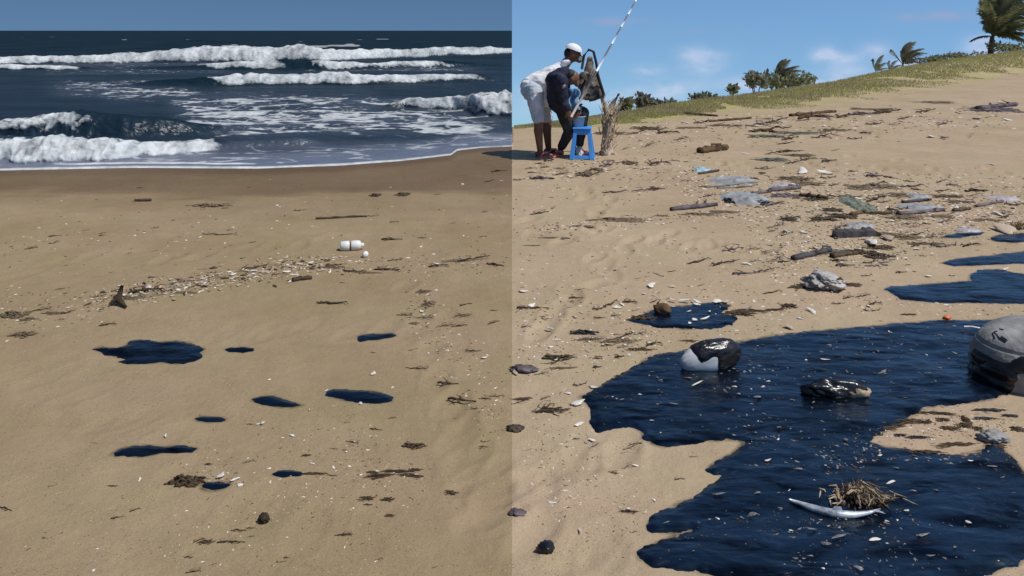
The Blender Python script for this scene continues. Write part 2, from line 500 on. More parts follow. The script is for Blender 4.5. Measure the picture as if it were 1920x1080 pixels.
for k, (wu, vb, vc, spans, thr) in enumerate(WAVES):
    base = F * H / (np.interp(UU, wu, vb) - HV)
    h = np.maximum(H - (np.interp(UU, wu, vc) - HV) * base * 1.03 / F, 0.0)
    kx = 14.0 / base
    brk = np.zeros_like(Z)
    for (u0, u1) in spans: brk = np.maximum(brk, sstep(u0 - 60, u0 + 10, UU) * (1 - sstep(u1 - 30, u1 + 70, UU)))
    h = h * (0.62 + 0.42 * fbm(XX * kx * 1.0, XX * 0 + k, 51 + k, 3) + 0.34 * (0.5 + brk * (fbm(XX * kx * 7.0, DD * kx * 3, 55 + k, 3) - 0.5))) * sstep(0.0, 0.05, h)
    dl = 0.06 * base / 10 + 0.95 * h
    d = DD - base + (0.15 + 0.40 * brk) * h * (fbm(XX * kx * 3, DD * kx * 2 + 3 * k, 61 + k, 4) - 0.5) + 0.10 * brk * h * (fbm(XX * kx * 14, DD * kx * 12, 65 + k, 3) - 0.5)
    front = sstep(0, 1, d / dl)
    backp = np.exp(-np.square(np.maximum(d - dl, 0) / (2.6 * h + 0.25)))
    prof = np.where(d < dl, front, backp)
    PROF = np.maximum(PROF, prof * sstep(.05, .2, h))
    Z = np.maximum(Z, -0.03) * (1 - 0.5 * prof) + h * prof
    for (u0, u1) in spans:
        e = 46 * (fbm(UU * 0.03, front * 3, 71 + k, 4) - 0.5) + 30 * (front - 0.6)
        inside = sstep(u0 - 22, u0 + 22, UU + e) * (1 - sstep(u1 - 22, u1 + 22, UU + e))
        yy = np.where(d < dl, front * h, h + 0.8 * (d - dl))
        kf = 62.0 / base
        nf = fbm(XX * kf, yy * kf * 1.3, 81 + k, 5)
        nb = fbm(XX * kx * 1.4, XX * 0, 85 + k, 3)
        bil = fbm(XX * kf * 0.55 + 0.5 * nf, yy * kf * 0.7, 87 + k, 4)
        bil = 1 - np.abs(2 * bil - 1) * 1.6                       # rounded billows with dark clefts between
        th = thr + 0.5 * (nb - 0.5)
        fr = sstep(th - 0.45, th + 0.22, front + 1.1 * (nf - 0.5)) * (d < dl) + (d >= dl) * sstep(0.60, 1.0, backp + 0.9 * (nf - .5)) * (1 - sstep(0.4, 1.2, (d - dl) / (h + 0.05)))
        fr = inside * fr * sstep(-0.05, 0.25, front)
        fr = fr * np.clip(0.40 + 0.42 * bil + 0.75 * (fbm(XX * kf * 2.2, yy * kf * 2.6, 90 + k, 4) - 0.35), 0, 1.1)
        foam = np.maximum(foam, np.clip(fr, 0, 1.1))
        wgt = sstep(0.1, 0.6, fr) * h
        Z += wgt * 0.20 * (fbm(XX * kf * 1.2, yy * kf * 1.2, 91 + k, 5) - 0.5)
        DISP += wgt * (0.16 * bil + 0.22 * (fbm(XX * kf * 2.5, yy * kf * 2.5, 97 + k, 4) - 0.5))


def win(u0, u1, v0, v1, su=40, sv=8):
    return sstep(u0 - su, u0 + su, UU) * (1 - sstep(u1 - su, u1 + su, UU)) * sstep(v0 - sv, v0 + sv, V0) * (1 - sstep(v1 - sv, v1 + sv, V0))


st = fbm(XX * 1.1 + 0.5 * fbm(XX * 2, DD * 2, 5, 2), DD * 2.0, 101, 5)
st2 = fbm(XX * 3.2, DD * 4.5 + XX * 0.8, 103, 4)
field = win(330, 900, 184, 248) * 1.0 + win(100, 360, 148, 180) * 0.7 + win(380, 960, 205, 270) * 0.35 + win(200, 700, 168, 192) * 0.45 + win(60, 420, 112, 140, 60, 4) * 0.5 + win(560, 900, 120, 134, 40, 4) * 0.6
field = field * (1 - sstep(0.03, 0.2, PROF))
streak = np.clip(1 - np.abs(st - 0.5) * 9, 0, 1) * 0.75 + np.clip(1 - np.abs(st2 - 0.5) * 8, 0, 1) * 0.45
foam = np.maximum(foam, np.clip(field * streak * 0.85, 0, 0.74))
Z += np.clip(field, 0, 1) * chop * 0.10 * (fbm(XX * 1.8, DD * 3.0, 111, 4) - 0.5)
# wash edge: a thin white lip, and a second lip behind it
lip = np.exp(-np.square((t - 0.09) / (0.055 + 0.05 * fbm(XX * 2.3, XX * 0, 121, 3))))
foam = np.maximum(foam, lip * (0.45 + 0.75 * fbm(XX * 2.1, XX * 0, 123, 3)))
lip2 = np.exp(-np.square((t - 0.28 - 0.15 * fbm(XX * 1.5, XX * 0, 125, 3)) / 0.07)) * sstep(60, 160, UU) * (1 - sstep(430, 520, UU))
foam = np.maximum(foam, lip2 * 1.0)
lip3 = np.exp(-np.square((t - 1.0 - 0.5 * fbm(XX * 0.9, XX * 0, 127, 3)) / 0.06)) * sstep(520, 560, UU) * 0.62 * fbm(XX * 4, XX * 0, 129, 3) * 1.4
foam = np.maximum(foam, lip3)
wash = np.clip(1 - np.abs(fbm(XX * 1.3, DD * 3.5, 151, 4) - 0.5) * 10, 0, 1) * sstep(.1, .4, t) * (1 - sstep(1.2, 2.4, t))
foam = np.maximum(foam, wash * 0.55 * (1 - sstep(0.1, 0.35, PROF)))
caps = fbm(XX * 0.16, DD * 0.05, 131, 4)
foam = np.maximum(foam, sstep(0.735, 0.80, caps) * sstep(55, 80, DD) * 0.55 * (1 - sstep(160, 260, DD)))
shallow = 1 - sstep(0.3, 2.6, t + 1.2 * (fbm(XX * 0.8, DD * 1.5, 141, 3) - 0.5))
shallow = np.maximum(shallow * 0.9 * (1 - 0.85 * sstep(0.1, 0.4, PROF)), np.clip(field, 0, 1) * 0.40 * fbm(XX * 0.6, DD * 1.2, 143, 3))
nr, nc = DD.shape
verts = np.stack([XX, DD - DISP, Z], -1).reshape(-1, 3)
faces = grid_faces(nr, nc)
faces = faces[t.ravel()[faces].max(1) > -0.03]
# the water ends in a cut face along the dune side
n0 = len(verts)
skirt = np.stack([XX[:, -1], DD[:, -1], Z[:, -1] * 0 - 1.2], -1)
verts = np.concatenate([verts, skirt])
i = np.arange(nr - 1); last = i * nc + nc - 1
sk = np.stack([last, n0 + i, n0 + i + 1, last + nc], 1)[DD[:-1, -1] > 11.0]
faces = np.concatenate([faces, sk])
sea = mesh_obj('sea', verts, faces, M['sea'], attrs={'foam': np.concatenate([foam.ravel(), np.zeros(nr)]), 'shallow': np.concatenate([shallow.ravel(), np.zeros(nr)]), 'gloss': np.concatenate([((0.17 - 0.13 * sstep(18, 60, DD)) * (1 - 0.85 * sstep(0.1, 0.5, PROF))).ravel(), np.zeros(nr)])})
tag(sea, 'dark blue sea with rows of white breaking waves', kind='structure')

# ------------------------------------------------------------------ oil
def poly_sd(poly, X, Y):
    P = np.array(poly, float); Q = np.roll(P, -1, 0)
    best = np.full(X.shape, 1e9); inside = np.zeros(X.shape, bool)
    for (x0, y0), (x1, y1) in zip(P, Q):
        ex, ey = x1 - x0, y1 - y0
        tt = np.clip(((X - x0) * ex + (Y - y0) * ey) / (ex * ex + ey * ey + 1e-12), 0, 1)
        best = np.minimum(best, np.hypot(X - x0 - tt * ex, Y - y0 - tt * ey))
        cond = (y0 > Y) != (y1 > Y)
        inside ^= cond & (X < (x1 - x0) * (Y - y0) / ((y1 - y0) if abs(y1 - y0) > 1e-12 else 1e-12) + x0)
    return np.where(inside, best, -best)


def ell(u, v, ru, rv, n=14, seed=1):
    r = random.Random(seed)
    return [(u + ru * math.cos(a) * r.uniform(.86, 1.08), v + rv * math.sin(a) * r.uniform(.8, 1.1)) for a in [i * 2 * math.pi / n for i in range(n)]]


STAIN = np.zeros(STAIN_TODO[0].shape)


def oil_slick(px, label, thick=0.007, rag=0.02, res=0.008, ripple=0.004, mat=None, name='oil_slick', group='oil slicks on the sand', seed=0, rscale=1.0):
    P = [G(*p) for p in px]
    xs, ys = [p[0] for p in P], [p[1] for p in P]
    x0, x1, y0, y1 = min(xs) - .06, max(xs) + .06, min(ys) - .08, max(ys) + .08
    X, Y = np.meshgrid(np.arange(x0, x1 + res, res), np.arange(y0, y1 + res, res))
    bx_, by_ = STAIN_TODO
    mk_ = (bx_ > x0 - .1) & (bx_ < x1 + .1) & (by_ > y0 - .1) & (by_ < y1 + .1)
    if mk_.any():
        sb = poly_sd(P, bx_[mk_], by_[mk_])
        STAIN[mk_] = np.maximum(STAIN[mk_], sstep(-.014, .006, sb + .035 * (fbm(bx_[mk_] * 11, by_[mk_] * 9, 251 + seed, 3) - .5)) * .8)
    sd = poly_sd(P, X, Y)
    sd = sd + rag * 2.2 * (fbm(X * 9 / rscale, Y * 5 / rscale, 201 + seed, 4) - 0.5) + rag * 1.6 * (fbm(X * 40, Y * 30, 205 + seed, 3) - 0.5)
    z = ground(X, Y) + thick * np.clip(sd / 0.030, -1.2, 1) * 1.0
    rip = fbm(X * 3.2 + 1.8 * fbm(X * 3, Y * 3, 7, 2), Y * 10, 211 + seed, 4) - 0.5
    z = z + ripple * 2.4 * rip * sstep(0.01, 0.06, sd) + ripple * 0.7 * (fbm(X * 16, Y * 34, 215, 3) - 0.5) * sstep(0, .03, sd)
    f = grid_faces(*X.shape)
    f = f[sd.ravel()[f].max(1) > -0.022]
    used = np.unique(f); remap = np.zeros(X.size, int); remap[used] = np.arange(len(used))
    cx, cy = float(np.mean(xs)), float(np.mean(ys))
    vv = np.stack([X.ravel() - cx, Y.ravel() - cy, z.ravel()], -1)[used]
    o = mesh_obj(name, vv, remap[f], mat or M['oil'])
    o.location = (cx, cy, 0)
    return tag(o, label, 'oil slick', group)


MAIN = [(1088, 742), (1115, 730), (1145, 712), (1180, 695), (1205, 680), (1225, 668), (1270, 660), (1310, 650), (1380, 642), (1440, 631), (1520, 622), (1600, 614), (1690, 606), (1760, 601),
        (1830, 599), (1930, 595), (1990, 600), (1985, 720), (1900, 738), (1850, 750), (1790, 760), (1735, 768), (1705, 785), (1690, 800), (1660, 811), (1636, 820), (1630, 829), (1655, 838), (1700, 845),
        (1740, 851), (1790, 856), (1830, 848), (1850, 835), (1875, 836), (1900, 857), (1925, 884), (1985, 950), (2030, 1030), (1960, 1045), (1925, 1053), (1890, 1064), (1850, 1076), (1800, 1100),
        (1600, 1130), (1400, 1102), (1330, 1077), (1290, 1068), (1260, 1066), (1225, 1061), (1203, 1046), (1200, 1035), (1225, 1020), (1260, 1006), (1297, 994), (1270, 998), (1240, 998), (1215, 993),
        (1212, 984), (1235, 965), (1270, 945), (1285, 935), (1310, 925), (1345, 905), (1366, 887), (1340, 888), (1324, 880), (1345, 865), (1380, 845), (1398, 829), (1370, 825), (1330, 827), (1300, 832),
        (1270, 837), (1245, 839), (1225, 833), (1205, 823), (1200, 810), (1180, 800), (1150, 802), (1120, 806), (1116, 800), (1110, 785), (1112, 768)]
oil_slick(MAIN, 'huge wrinkled pool of black oil round the grey plastic drum', thick=0.008, rag=0.017, res=0.0075, ripple=0.007)
oil_slick([(1175, 603), (1200, 597), (1215, 586), (1240, 577), (1280, 573), (1330, 569), (1362, 570), (1365, 580), (1345, 589), (1380, 596), (1372, 610), (1330, 617), (1290, 618), (1240, 616), (1210, 610)],
          'oval oil patch with shells and a brown husk on its rim', rag=0.02, seed=1, ripple=.004)
oil_slick([(1658, 545), (1670, 538), (1710, 535), (1770, 530), (1820, 527), (1818, 516), (1835, 507), (1870, 505), (1900, 512), (1960, 518), (1990, 540), (1980, 565), (1920, 569), (1870, 568), (1810, 567), (1740, 566), (1690, 562), (1680, 555)],
          'long tongue of glossy oil just above the huge pool', rag=0.014, seed=2, ripple=.004)
oil_slick([(1763, 494), (1790, 486), (1830, 482), (1880, 476), (1930, 470), (1990, 474), (1980, 489), (1930, 494), (1860, 498), (1790, 500)], 'slim straight oil streak between two other slicks by the picture edge', rag=0.012, seed=3)
oil_slick([(1855, 447), (1875, 439), (1920, 436), (1960, 440), (1950, 452), (1900, 455), (1865, 453)], 'short oil streak farthest up the beach at the picture edge', rag=0.012, seed=4)
oil_slick([(1755, 447), (1790, 439), (1845, 436), (1838, 441), (1800, 447)], 'thin dull oil smear under pale driftwood scraps', rag=0.02, seed=5, thick=.008)
LEFT_OIL = [
    ([(172, 655), (190, 651), (215, 654), (235, 650), (245, 640), (262, 638), (300, 641), (335, 641), (355, 644), (372, 650), (382, 657), (372, 664), (378, 672), (362, 678), (345, 683), (325, 684), (300, 680), (270, 682), (240, 683), (222, 678), (238, 673), (215, 669), (195, 664)],
     'largest ragged bluish oil patch on the sea side sand, pointed at one end'),
    (ell(450, 657, 29, 6, seed=3), 'small lens shaped oil spot beside the largest ragged patch'),
    ([(671, 630), (690, 626), (700, 623), (730, 623), (743, 628), (735, 632), (710, 636), (690, 637), (675, 641), (671, 636)], 'thin oil patch with a forked end, farthest from the camera of the sea side oil'),
    ([(612, 734), (625, 730), (660, 731), (690, 732), (715, 736), (738, 744), (735, 751), (710, 756), (675, 755), (650, 752), (630, 747), (610, 742)], 'smooth blue black oil oval with a white shell at its edge'),
    ([(472, 750), (490, 745), (510, 744), (535, 750), (567, 761), (545, 765), (515, 765), (490, 761), (478, 756)], 'slanting leaf shaped oil patch next to the smooth oil oval'),
    (ell(394, 786, 31, 5.5, seed=5), 'small brownish oil spot above the long sausage shaped slick'),
    ([(210, 852), (225, 843), (245, 838), (280, 835), (310, 837), (345, 836), (367, 841), (360, 848), (330, 852), (300, 852), (265, 857), (235, 858), (215, 858)], 'long sausage shaped black oil slick with a brown tip'),
    (ell(405, 909, 30, 8, seed=8), 'dark oil blot beside a brown seaweed tuft'),
    (ell(540, 888, 30, 6.5, seed=9), 'dark oil blot with a twig trailing from it'),
]
for k, (pp, lab) in enumerate(LEFT_OIL):
    oil_slick(pp, lab, rag=0.014 if k == 0 else 0.007, res=0.0055, seed=20 + k, thick=0.007, ripple=.004, group='small oil patches on the sea side sand', rscale=.7)

at_ = beach.data.attributes.new('stain', 'FLOAT', 'POINT'); at_.data.foreach_set('value', STAIN.ravel().astype(np.float32))

# ------------------------------------------------------------------ debris kit
M['twig'] = simple('dark_wood', (0.030, 0.019, 0.011, 1), (0.085, 0.056, 0.033, 1), rough=.85, scale=14, stretch=(1, 1, 1), per_object=0.5)
M['twig_pale'] = simple('bleached_wood', (0.20, 0.15, 0.10, 1), (0.36, 0.29, 0.21, 1), rough=.85, scale=14, per_object=.4)
M['weed'] = simple('dried_seaweed', (0.030, 0.019, 0.009, 1), (0.105, 0.068, 0.034, 1), rough=.7, scale=18, per_object=.5)
M['weed_tan'] = simple('tan_weed', (0.095, 0.066, 0.038, 1), (0.21, 0.155, 0.095, 1), rough=.85, scale=14, per_object=.4)
M['weed_green'] = simple('green_grey_weed', (0.06, 0.065, 0.048, 1), (0.17, 0.17, 0.13, 1), rough=.85, scale=14, per_object=.3)
M['straw'] = simple('straw', (0.26, 0.18, 0.11, 1), (0.60, 0.47, 0.32, 1), rough=.8, scale=18, per_object=.3)
M['shell'] = simple('shell', (0.52, 0.45, 0.36, 1), (0.80, 0.76, 0.70, 1), rough=.45, scale=20, bump=.1, per_object=.3)
M['shell_tan'] = simple('tan_shell', (0.30, 0.23, 0.15, 1), (0.52, 0.42, 0.31, 1), rough=.6, scale=20, bump=.1, per_object=.3)
M['stone'] = simple('dark_pebble', (0.035, 0.025, 0.018, 1), (0.12, 0.085, 0.06, 1), rough=.8, scale=14, per_object=.4)
M['oily'] = simple('oil_coated', (0.004, 0.004, 0.006, 1), (0.018, 0.014, 0.012, 1), rough=.25, scale=9, spec=.5, bscale=25, bump=.5)
M['grey_plastic'] = simple('grey_plastic', (0.17, 0.16, 0.15, 1), (0.36, 0.35, 0.33, 1), rough=.6, scale=5, bump=.45, bscale=14, bdist=.03)
M['grey_film'] = simple('grey_film', (0.17, 0.17, 0.175, 1), (0.40, 0.39, 0.38, 1), rough=.4, scale=9, bump=.6, bscale=22, bdist=.03)
M['purple_wood'] = simple('purplish_wood', (0.045, 0.032, 0.034, 1), (0.17, 0.135, 0.14, 1), rough=.75, scale=10, per_object=.3)
M['white_plastic'] = simple('white_plastic', (0.62, 0.60, 0.56, 1), (0.80, 0.79, 0.76, 1), rough=.35, scale=6, bump=.05)
M['orange_plastic'] = simple('orange_plastic', (0.65, 0.13, 0.04, 1), (0.75, 0.22, 0.09, 1), rough=.5, scale=6)
M['blue_litter'] = simple('pale_blue_litter', (0.20, 0.35, 0.42, 1), (0.45, 0.58, 0.62, 1), rough=.5, scale=6)


def chip_mesh(mat, seed):
    """a broken shell or stone flake: uneven outline, one bowed face"""
    r = random.Random(seed)
    bm = bmesh.new()
    bmesh.ops.create_icosphere(bm, subdivisions=2 if seed % 2 else 1, radius=0.5)
    ph = [r.uniform(0, 6.28) for _ in range(4)]
    for v in bm.verts:
        a = math.atan2(v.co.y, v.co.x)
        k = 1 + .24 * math.sin(2 * a + ph[0]) + .20 * math.sin(3 * a + ph[1]) + .10 * math.sin(5 * a + ph[3]) + r.uniform(-.10, .10)
        v.co.x *= k * 1.15; v.co.y *= k * .8
        v.co.z = v.co.z * (.7 + .2 * math.sin(a * 2 + ph[2])) + .35 * v.co.x * v.co.x
    me = bpy.data.meshes.new('chip'); bm.to_mesh(me); bm.free()
    me.polygons.foreach_set('use_smooth', np.full(len(me.polygons), bool(seed % 2))); me.materials.append(mat)
    return me


def tube(bm, pts, rads, n=6):
    rings = []
    for k, p in enumerate(pts):
        p = Vector(p)
        d = (Vector(pts[min(k + 1, len(pts) - 1)]) - Vector(pts[max(k - 1, 0)]))
        d = d.normalized() if d.length > 1e-9 else Vector((1, 0, 0))
        up = Vector((0, 0, 1)) if abs(d.z) < .9 else Vector((1, 0, 0))
        s = d.cross(up).normalized(); t_ = s.cross(d)
        rings.append([bm.verts.new(p + (s * math.cos(a) + t_ * math.sin(a)) * rads[k]) for a in [i * 2 * math.pi / n for i in range(n)]])
    for a, b in zip(rings, rings[1:]):
        for i in range(n):
            bm.faces.new((a[i], a[(i + 1) % n], b[(i + 1) % n], b[i]))
    bm.faces.new(rings[0]); bm.faces.new(list(reversed(rings[-1])))


def twig_mesh(mat, seed, rad=.04, fork=True):
    """a crooked broken stick with splinters and weed strands caught on it"""
    r = random.Random(seed)
    bm = bmesh.new()
    n = 9
    pts, rads = [], []
    off = 0
    for i in range(n):
        off += r.uniform(-.05, .05)
        pts.append((i / (n - 1) - .5, off, rad * .5 + abs(r.gauss(0, .015))))
        rads.append(rad * (1.05 - 1.1 * abs(i / (n - 1) - .4)) * r.uniform(.55, 1.25))
    tube(bm, pts, rads, 5)
    for q in range(3 + seed % 4):
        j = r.randint(0, n - 1); s = r.choice((-1, 1)); p = Vector(pts[j]); l = r.uniform(.4, 1.3)
        tube(bm, [p, p + Vector((.10 * l * r.choice((-1, 1)), s * .09 * l, .03)), p + Vector((.22 * l * r.choice((-1, 1)), s * .20 * l, .008))], [rad * .5, rad * .4, rad * .12], 4)
    bmesh.ops.recalc_face_normals(bm, faces=bm.faces)
    me = bpy.data.meshes.new('twig'); bm.to_mesh(me); bm.free()
    me.polygons.foreach_set('use_smooth', np.ones(len(me.polygons), bool)); me.materials.append(mat)
    return me


def weed_mesh(mat, seed, n=34, dense=1.0):
    """a matted tuft about 1 x 1 x 0.35: many short crossing strands, thickest in the middle"""
    r = random.Random(seed)
    bm = bmesh.new()
    for _ in range(n):
        x, y = r.gauss(0, .2), r.gauss(0, .2)
        a = r.gauss(0, .55); L = r.uniform(.1, .34)
        z0 = max(.02, .26 * math.exp(-(x * x + y * y) * 7) * r.uniform(.1, 1))
        pts = []
        for k in range(4):
            s = k / 3 - .5
            pts.append((x + L * s * math.cos(a) + r.uniform(-.02, .02), y + L * s * math.sin(a) + r.uniform(-.03, .03), max(.01, z0 * (1 - 1.2 * abs(s)) + r.uniform(-.02, .05))))
        w = r.uniform(.012, .034) * dense
        tube(bm, pts, [w * .5, w, w * .9, w * .3], 4)
    bmesh.ops.recalc_face_normals(bm, faces=bm.faces)
    me = bpy.data.meshes.new('weed'); bm.to_mesh(me); bm.free()
    me.polygons.foreach_set('use_smooth', np.ones(len(me.polygons), bool)); me.materials.append(mat)
    return me


POOL = {}
M['shell_dirty'] = simple('oily_shell', (0.030, 0.028, 0.030, 1), (0.30, 0.28, 0.26, 1), rough=.5, scale=2.5, bump=.1, per_object=.5)
for mk in ('shell', 'shell_tan', 'stone', 'oily', 'shell_dirty'):
    POOL['chip', mk] = [chip_mesh(M[mk], s) for s in range(6)]
for mk in ('twig', 'twig_pale', 'purple_wood', 'oily'):
    POOL['twig', mk] = [twig_mesh(M[mk], s, .026 + .010 * (s % 3)) for s in range(9)]
for mk in ('weed', 'weed_tan', 'weed_green', 'straw', 'oily', 'purple_wood'):
    POOL['weed', mk] = [weed_mesh(M[mk], s + 40, 44 + 8 * (s % 3), 1.9) for s in range(6)]


def px_size(v, z=0):
    return (H - z) / (v - HV)                     # metres per photograph pixel on the ground at row v


AUTO = []


def put_chip(u, v, w, mk='shell', name='shell_fragment', label=None, cat=None, group=None, flat=.45):
    x, y = G(u, v); s = w * px_size(v)
    o = link_copy(rng.choice(POOL['chip', mk]), name, (x, y, gz(x, y) + s * flat * .30), (rng.uniform(-.25, .25), rng.uniform(-.2, .2), rng.uniform(0, 6.28)), (s * 1.0, s * rng.uniform(.55, .95), s * flat * .8))
    if group and 'shell band' not in group: AUTO.append((o, u, v, w, label))
    return tag(o, label, cat, group)


def put_twig(u, v, w, tilt=0.0, mk='twig', name='twig', label=None, cat=None, group=None, thick=1.0):
    """w px wide; tilt = how many px the far end lies higher in the frame than the near one (signed: + rises to the right)"""
    x0, y0 = G(u - w / 2, v + tilt / 2); x1, y1 = G(u + w / 2, v - tilt / 2)
    L = math.hypot(x1 - x0, y1 - y0); a = math.atan2(y1 - y0, x1 - x0)
    x, y = (x0 + x1) / 2, (y0 + y1) / 2
    t_ = min(L, w * px_size(v) * 1.2) * thick
    o = link_copy(rng.choice(POOL['twig', mk]), name, (x, y, gz(x, y) + t_ * .012), (rng.uniform(0, .4), 0, a), (L, t_, t_))
    if group: AUTO.append((o, u, v, w, label))
    return tag(o, label, cat, group)


def put_weed(u, v, w, h, mk='weed', name='seaweed_tuft', label=None, cat=None, group=None, tall=.8):
    x, y = G(u, v); s = w * px_size(v)
    dy = h * .75 * (v - HV) ** -2 * F * H
    zt = h * px_size(v) * tall
    o = link_copy(rng.choice(POOL['weed', mk]), name, (x, y, gz(x, y) - zt * .05), (0, 0, rng.uniform(-.12, .12) + (math.pi if rng.random() < .5 else 0)), (s * 1.15, dy * 1.1, zt * 2.2))
    if group: AUTO.append((o, u, v, w, label))
    return tag(o, label, cat, group)


# ------------------------------------------------------------------ grass on the dune
def grass_material():
    m = MatB('dune_grass')
    p = m.pos()
    a = m.attr('hue')
    big = m.noise(p, 0.55, 3)
    green = m.ramp(a, [(0.0, (0.34, 0.33, 0.120, 1)), (0.5, (0.48, 0.45, 0.180, 1)), (1.0, (0.60, 0.53, 0.270, 1))])
    dry = m.ramp(a, [(0.0, (0.38, 0.31, 0.17, 1)), (1.0, (0.55, 0.45, 0.28, 1))])
    m.set(color=m.mix(m.ramp(big, [(0.42, 0.0), (0.62, 1.0)]), green, dry), rough=.8, spec=.15)
    return m.m


M['grass'] = grass_material()
nr_ = np.random.default_rng(11)
N = 70000
gu = nr_.uniform(964, 2080, N)
dc, _ = crest(gu)
dg = F * H / (np.interp(gu, GR_U, GR_V) - HV)
kk = nr_.uniform(0, 1.10, N) ** 0.8 - .04
gd = dg + (dc - dg) * kk
gx = (gu - CX) / F * gd
dens = fbm(gx * 1.3, gd * 1.3, 301, 4)
keep = (dens > 0.34 + 0.30 * (1 - sstep(0, .45, kk)) - 0.14 * sstep(.5, 1, kk) + 0.12 * (1 - sstep(1000, 1200, gu)))
gx, gd, kk, gu = gx[keep], gd[keep], kk[keep], gu[keep]
gzv = ground(gx, gd)
n = len(gx)
hgt = nr_.uniform(.025, .085, n) * (0.40 + 0.6 * sstep(0, .4, kk)) * (0.70 + 0.25 * gd / 20) * (0.5 + 0.5 * sstep(1050, 1250, gu))
wdt = nr_.uniform(.006, .014, n) * gd / 15
ang = nr_.uniform(0, math.pi, n)
lean = nr_.uniform(-.2, .6, n) * hgt * 1.2
leany = nr_.uniform(-.5, .5, n) * hgt
b0 = np.stack([gx - wdt * np.cos(ang), gd - wdt * np.sin(ang) * .6, gzv - .01], -1)
b1 = np.stack([gx + wdt * np.cos(ang), gd + wdt * np.sin(ang) * .6, gzv - .01], -1)
t0 = np.stack([gx + lean, gd + leany, gzv + hgt], -1)
vv = np.stack([b0, b1, t0], 1).reshape(-1, 3)
hue = np.repeat(np.clip(fbm(gx * 2, gd * 2, 311, 3) + nr_.normal(0, .18, n), 0, 1), 3)
grass = mesh_obj('grass', vv, np.arange(3 * n).reshape(-1, 3), M['grass'], attrs={'hue': hue})
tag(grass, 'short yellow green grass growing over the dune', 'grass', kind='stuff')

def leafy(mat, amount=0.45):
    nt = mat.node_tree; b = nt.nodes['Principled BSDF']; out = nt.nodes['Material Output']
    tr = nt.nodes.new('ShaderNodeBsdfTranslucent'); mx = nt.nodes.new('ShaderNodeMixShader'); mx.inputs[0].default_value = amount
    src = b.inputs['Base Color'].links[0].from_socket
    nt.links.new(src, tr.inputs['Color']); nt.links.new(b.outputs[0], mx.inputs[1]); nt.links.new(tr.outputs[0], mx.inputs[2]); nt.links.new(mx.outputs[0], out.inputs['Surface'])
    return mat


leafy(M['grass'], .5)

# ------------------------------------------------------------------ palms and bushes behind the crest
M['frond'] = simple('palm_leaf', (0.085, 0.105, 0.050, 1), (0.29, 0.28, 0.145, 1), rough=.55, scale=1.6, bump=0, spec=.3)
M['frond_dark'] = simple('dark_palm_leaf', (0.085, 0.092, 0.066, 1), (0.25, 0.23, 0.155, 1), rough=.6, scale=2.0, bump=0)
M['bark'] = simple('palm_bark', (0.055, 0.042, 0.030, 1), (0.16, 0.12, 0.085, 1), rough=.9, scale=6, bscale=9, bump=.6)
M['bush'] = simple('bush_leaf', (0.115, 0.135, 0.072, 1), (0.32, 0.31, 0.18, 1), rough=.7, scale=2.5, bump=0)
M['bush_grey'] = simple('grey_bush_leaf', (0.17, 0.175, 0.14, 1), (0.36, 0.34, 0.26, 1), rough=.7, scale=2.5, bump=0)


for k_ in ('frond', 'frond_dark', 'bush', 'bush_grey'): leafy(M[k_], .5)


def frond_bm(start, az_, rise, L, droop, wind, seed, leaf=.42, nleaf=34):
    """a feather-shaped palm leaf: a curved rib and narrow drooping leaflets in two rows"""
    r = random.Random(seed)
    bm = bmesh.new()
    p = Vector(start); d = Vector((math.cos(az_) * math.cos(rise), math.sin(az_) * math.cos(rise), math.sin(rise)))
    pts = [p.copy()]
    for k in range(nleaf):
        d = (d + Vector((wind, 0, -droop)) * (1.0 / nleaf) * (0.4 + 1.4 * k / nleaf)).normalized()
        p = p + d * (L / nleaf); pts.append(p.copy())
    tube(bm, pts, [.022 * L / 2 * (1 - .85 * k / nleaf) + .003 for k in range(nleaf + 1)], 5)
    for k in range(3, nleaf + 1):
        f = k / nleaf
        l = leaf * L / 2.4 * (math.sin(math.pi * min(1, f * .86 + .12)) ** .7 + .15)
        dd = (pts[k] - pts[k - 1]).normalized()
        side = dd.cross(Vector((0, 0, 1)))
        side = side.normalized() if side.length > .05 else Vector((0, 1, 0))
        for s in (-1, 1):
            v = (side * s * .75 + dd * .75 + Vector((wind * .55, 0, -.30 + r.uniform(-.15, .15)))).normalized()
            v2 = (v + Vector((wind * .35, 0, -.55))).normalized()
            w = dd * (.062 * L / 2.4 * r.uniform(.8, 1.2))
            a = pts[k]; b = a + v * l * .55; c = b + v2 * l * .5 * r.uniform(.8, 1.15)
            q = [bm.verts.new(x) for x in (a - w * .4, a + w * .6, b + w, b - w * .7, c)]
            bm.faces.new((q[0], q[1], q[2], q[3])); bm.faces.new((q[3], q[2], q[4]))
    return bm


def palm(u, v, D, trunk_h, specs, label, mat='frond', lean=.1, tr=.09, group='palms behind the dune', grow=1.25):
    base = W(u, v, D)
    root = empty('palm_tree', base)
    bm = bmesh.new()
    pts = [(lean * (k / 7) ** 2 * trunk_h, 0, -.6 + (trunk_h + .6) * k / 7) for k in range(8)]
    tube(bm, pts, [tr * (1.25 - .5 * k / 7) * (1 + .06 * (k % 2)) for k in range(8)], 10)
    bm_obj('trunk', bm, M['bark'], root)
    top = Vector(pts[-1])
    for k, (a, rise, L, droop, wind) in enumerate(specs):
        bm_obj('frond', frond_bm(top, R(a), R(rise), L * grow, droop, wind, k + int(u), leaf=.55), M[mat], root, smooth=False)
    return tag(root, label, 'palm', group)


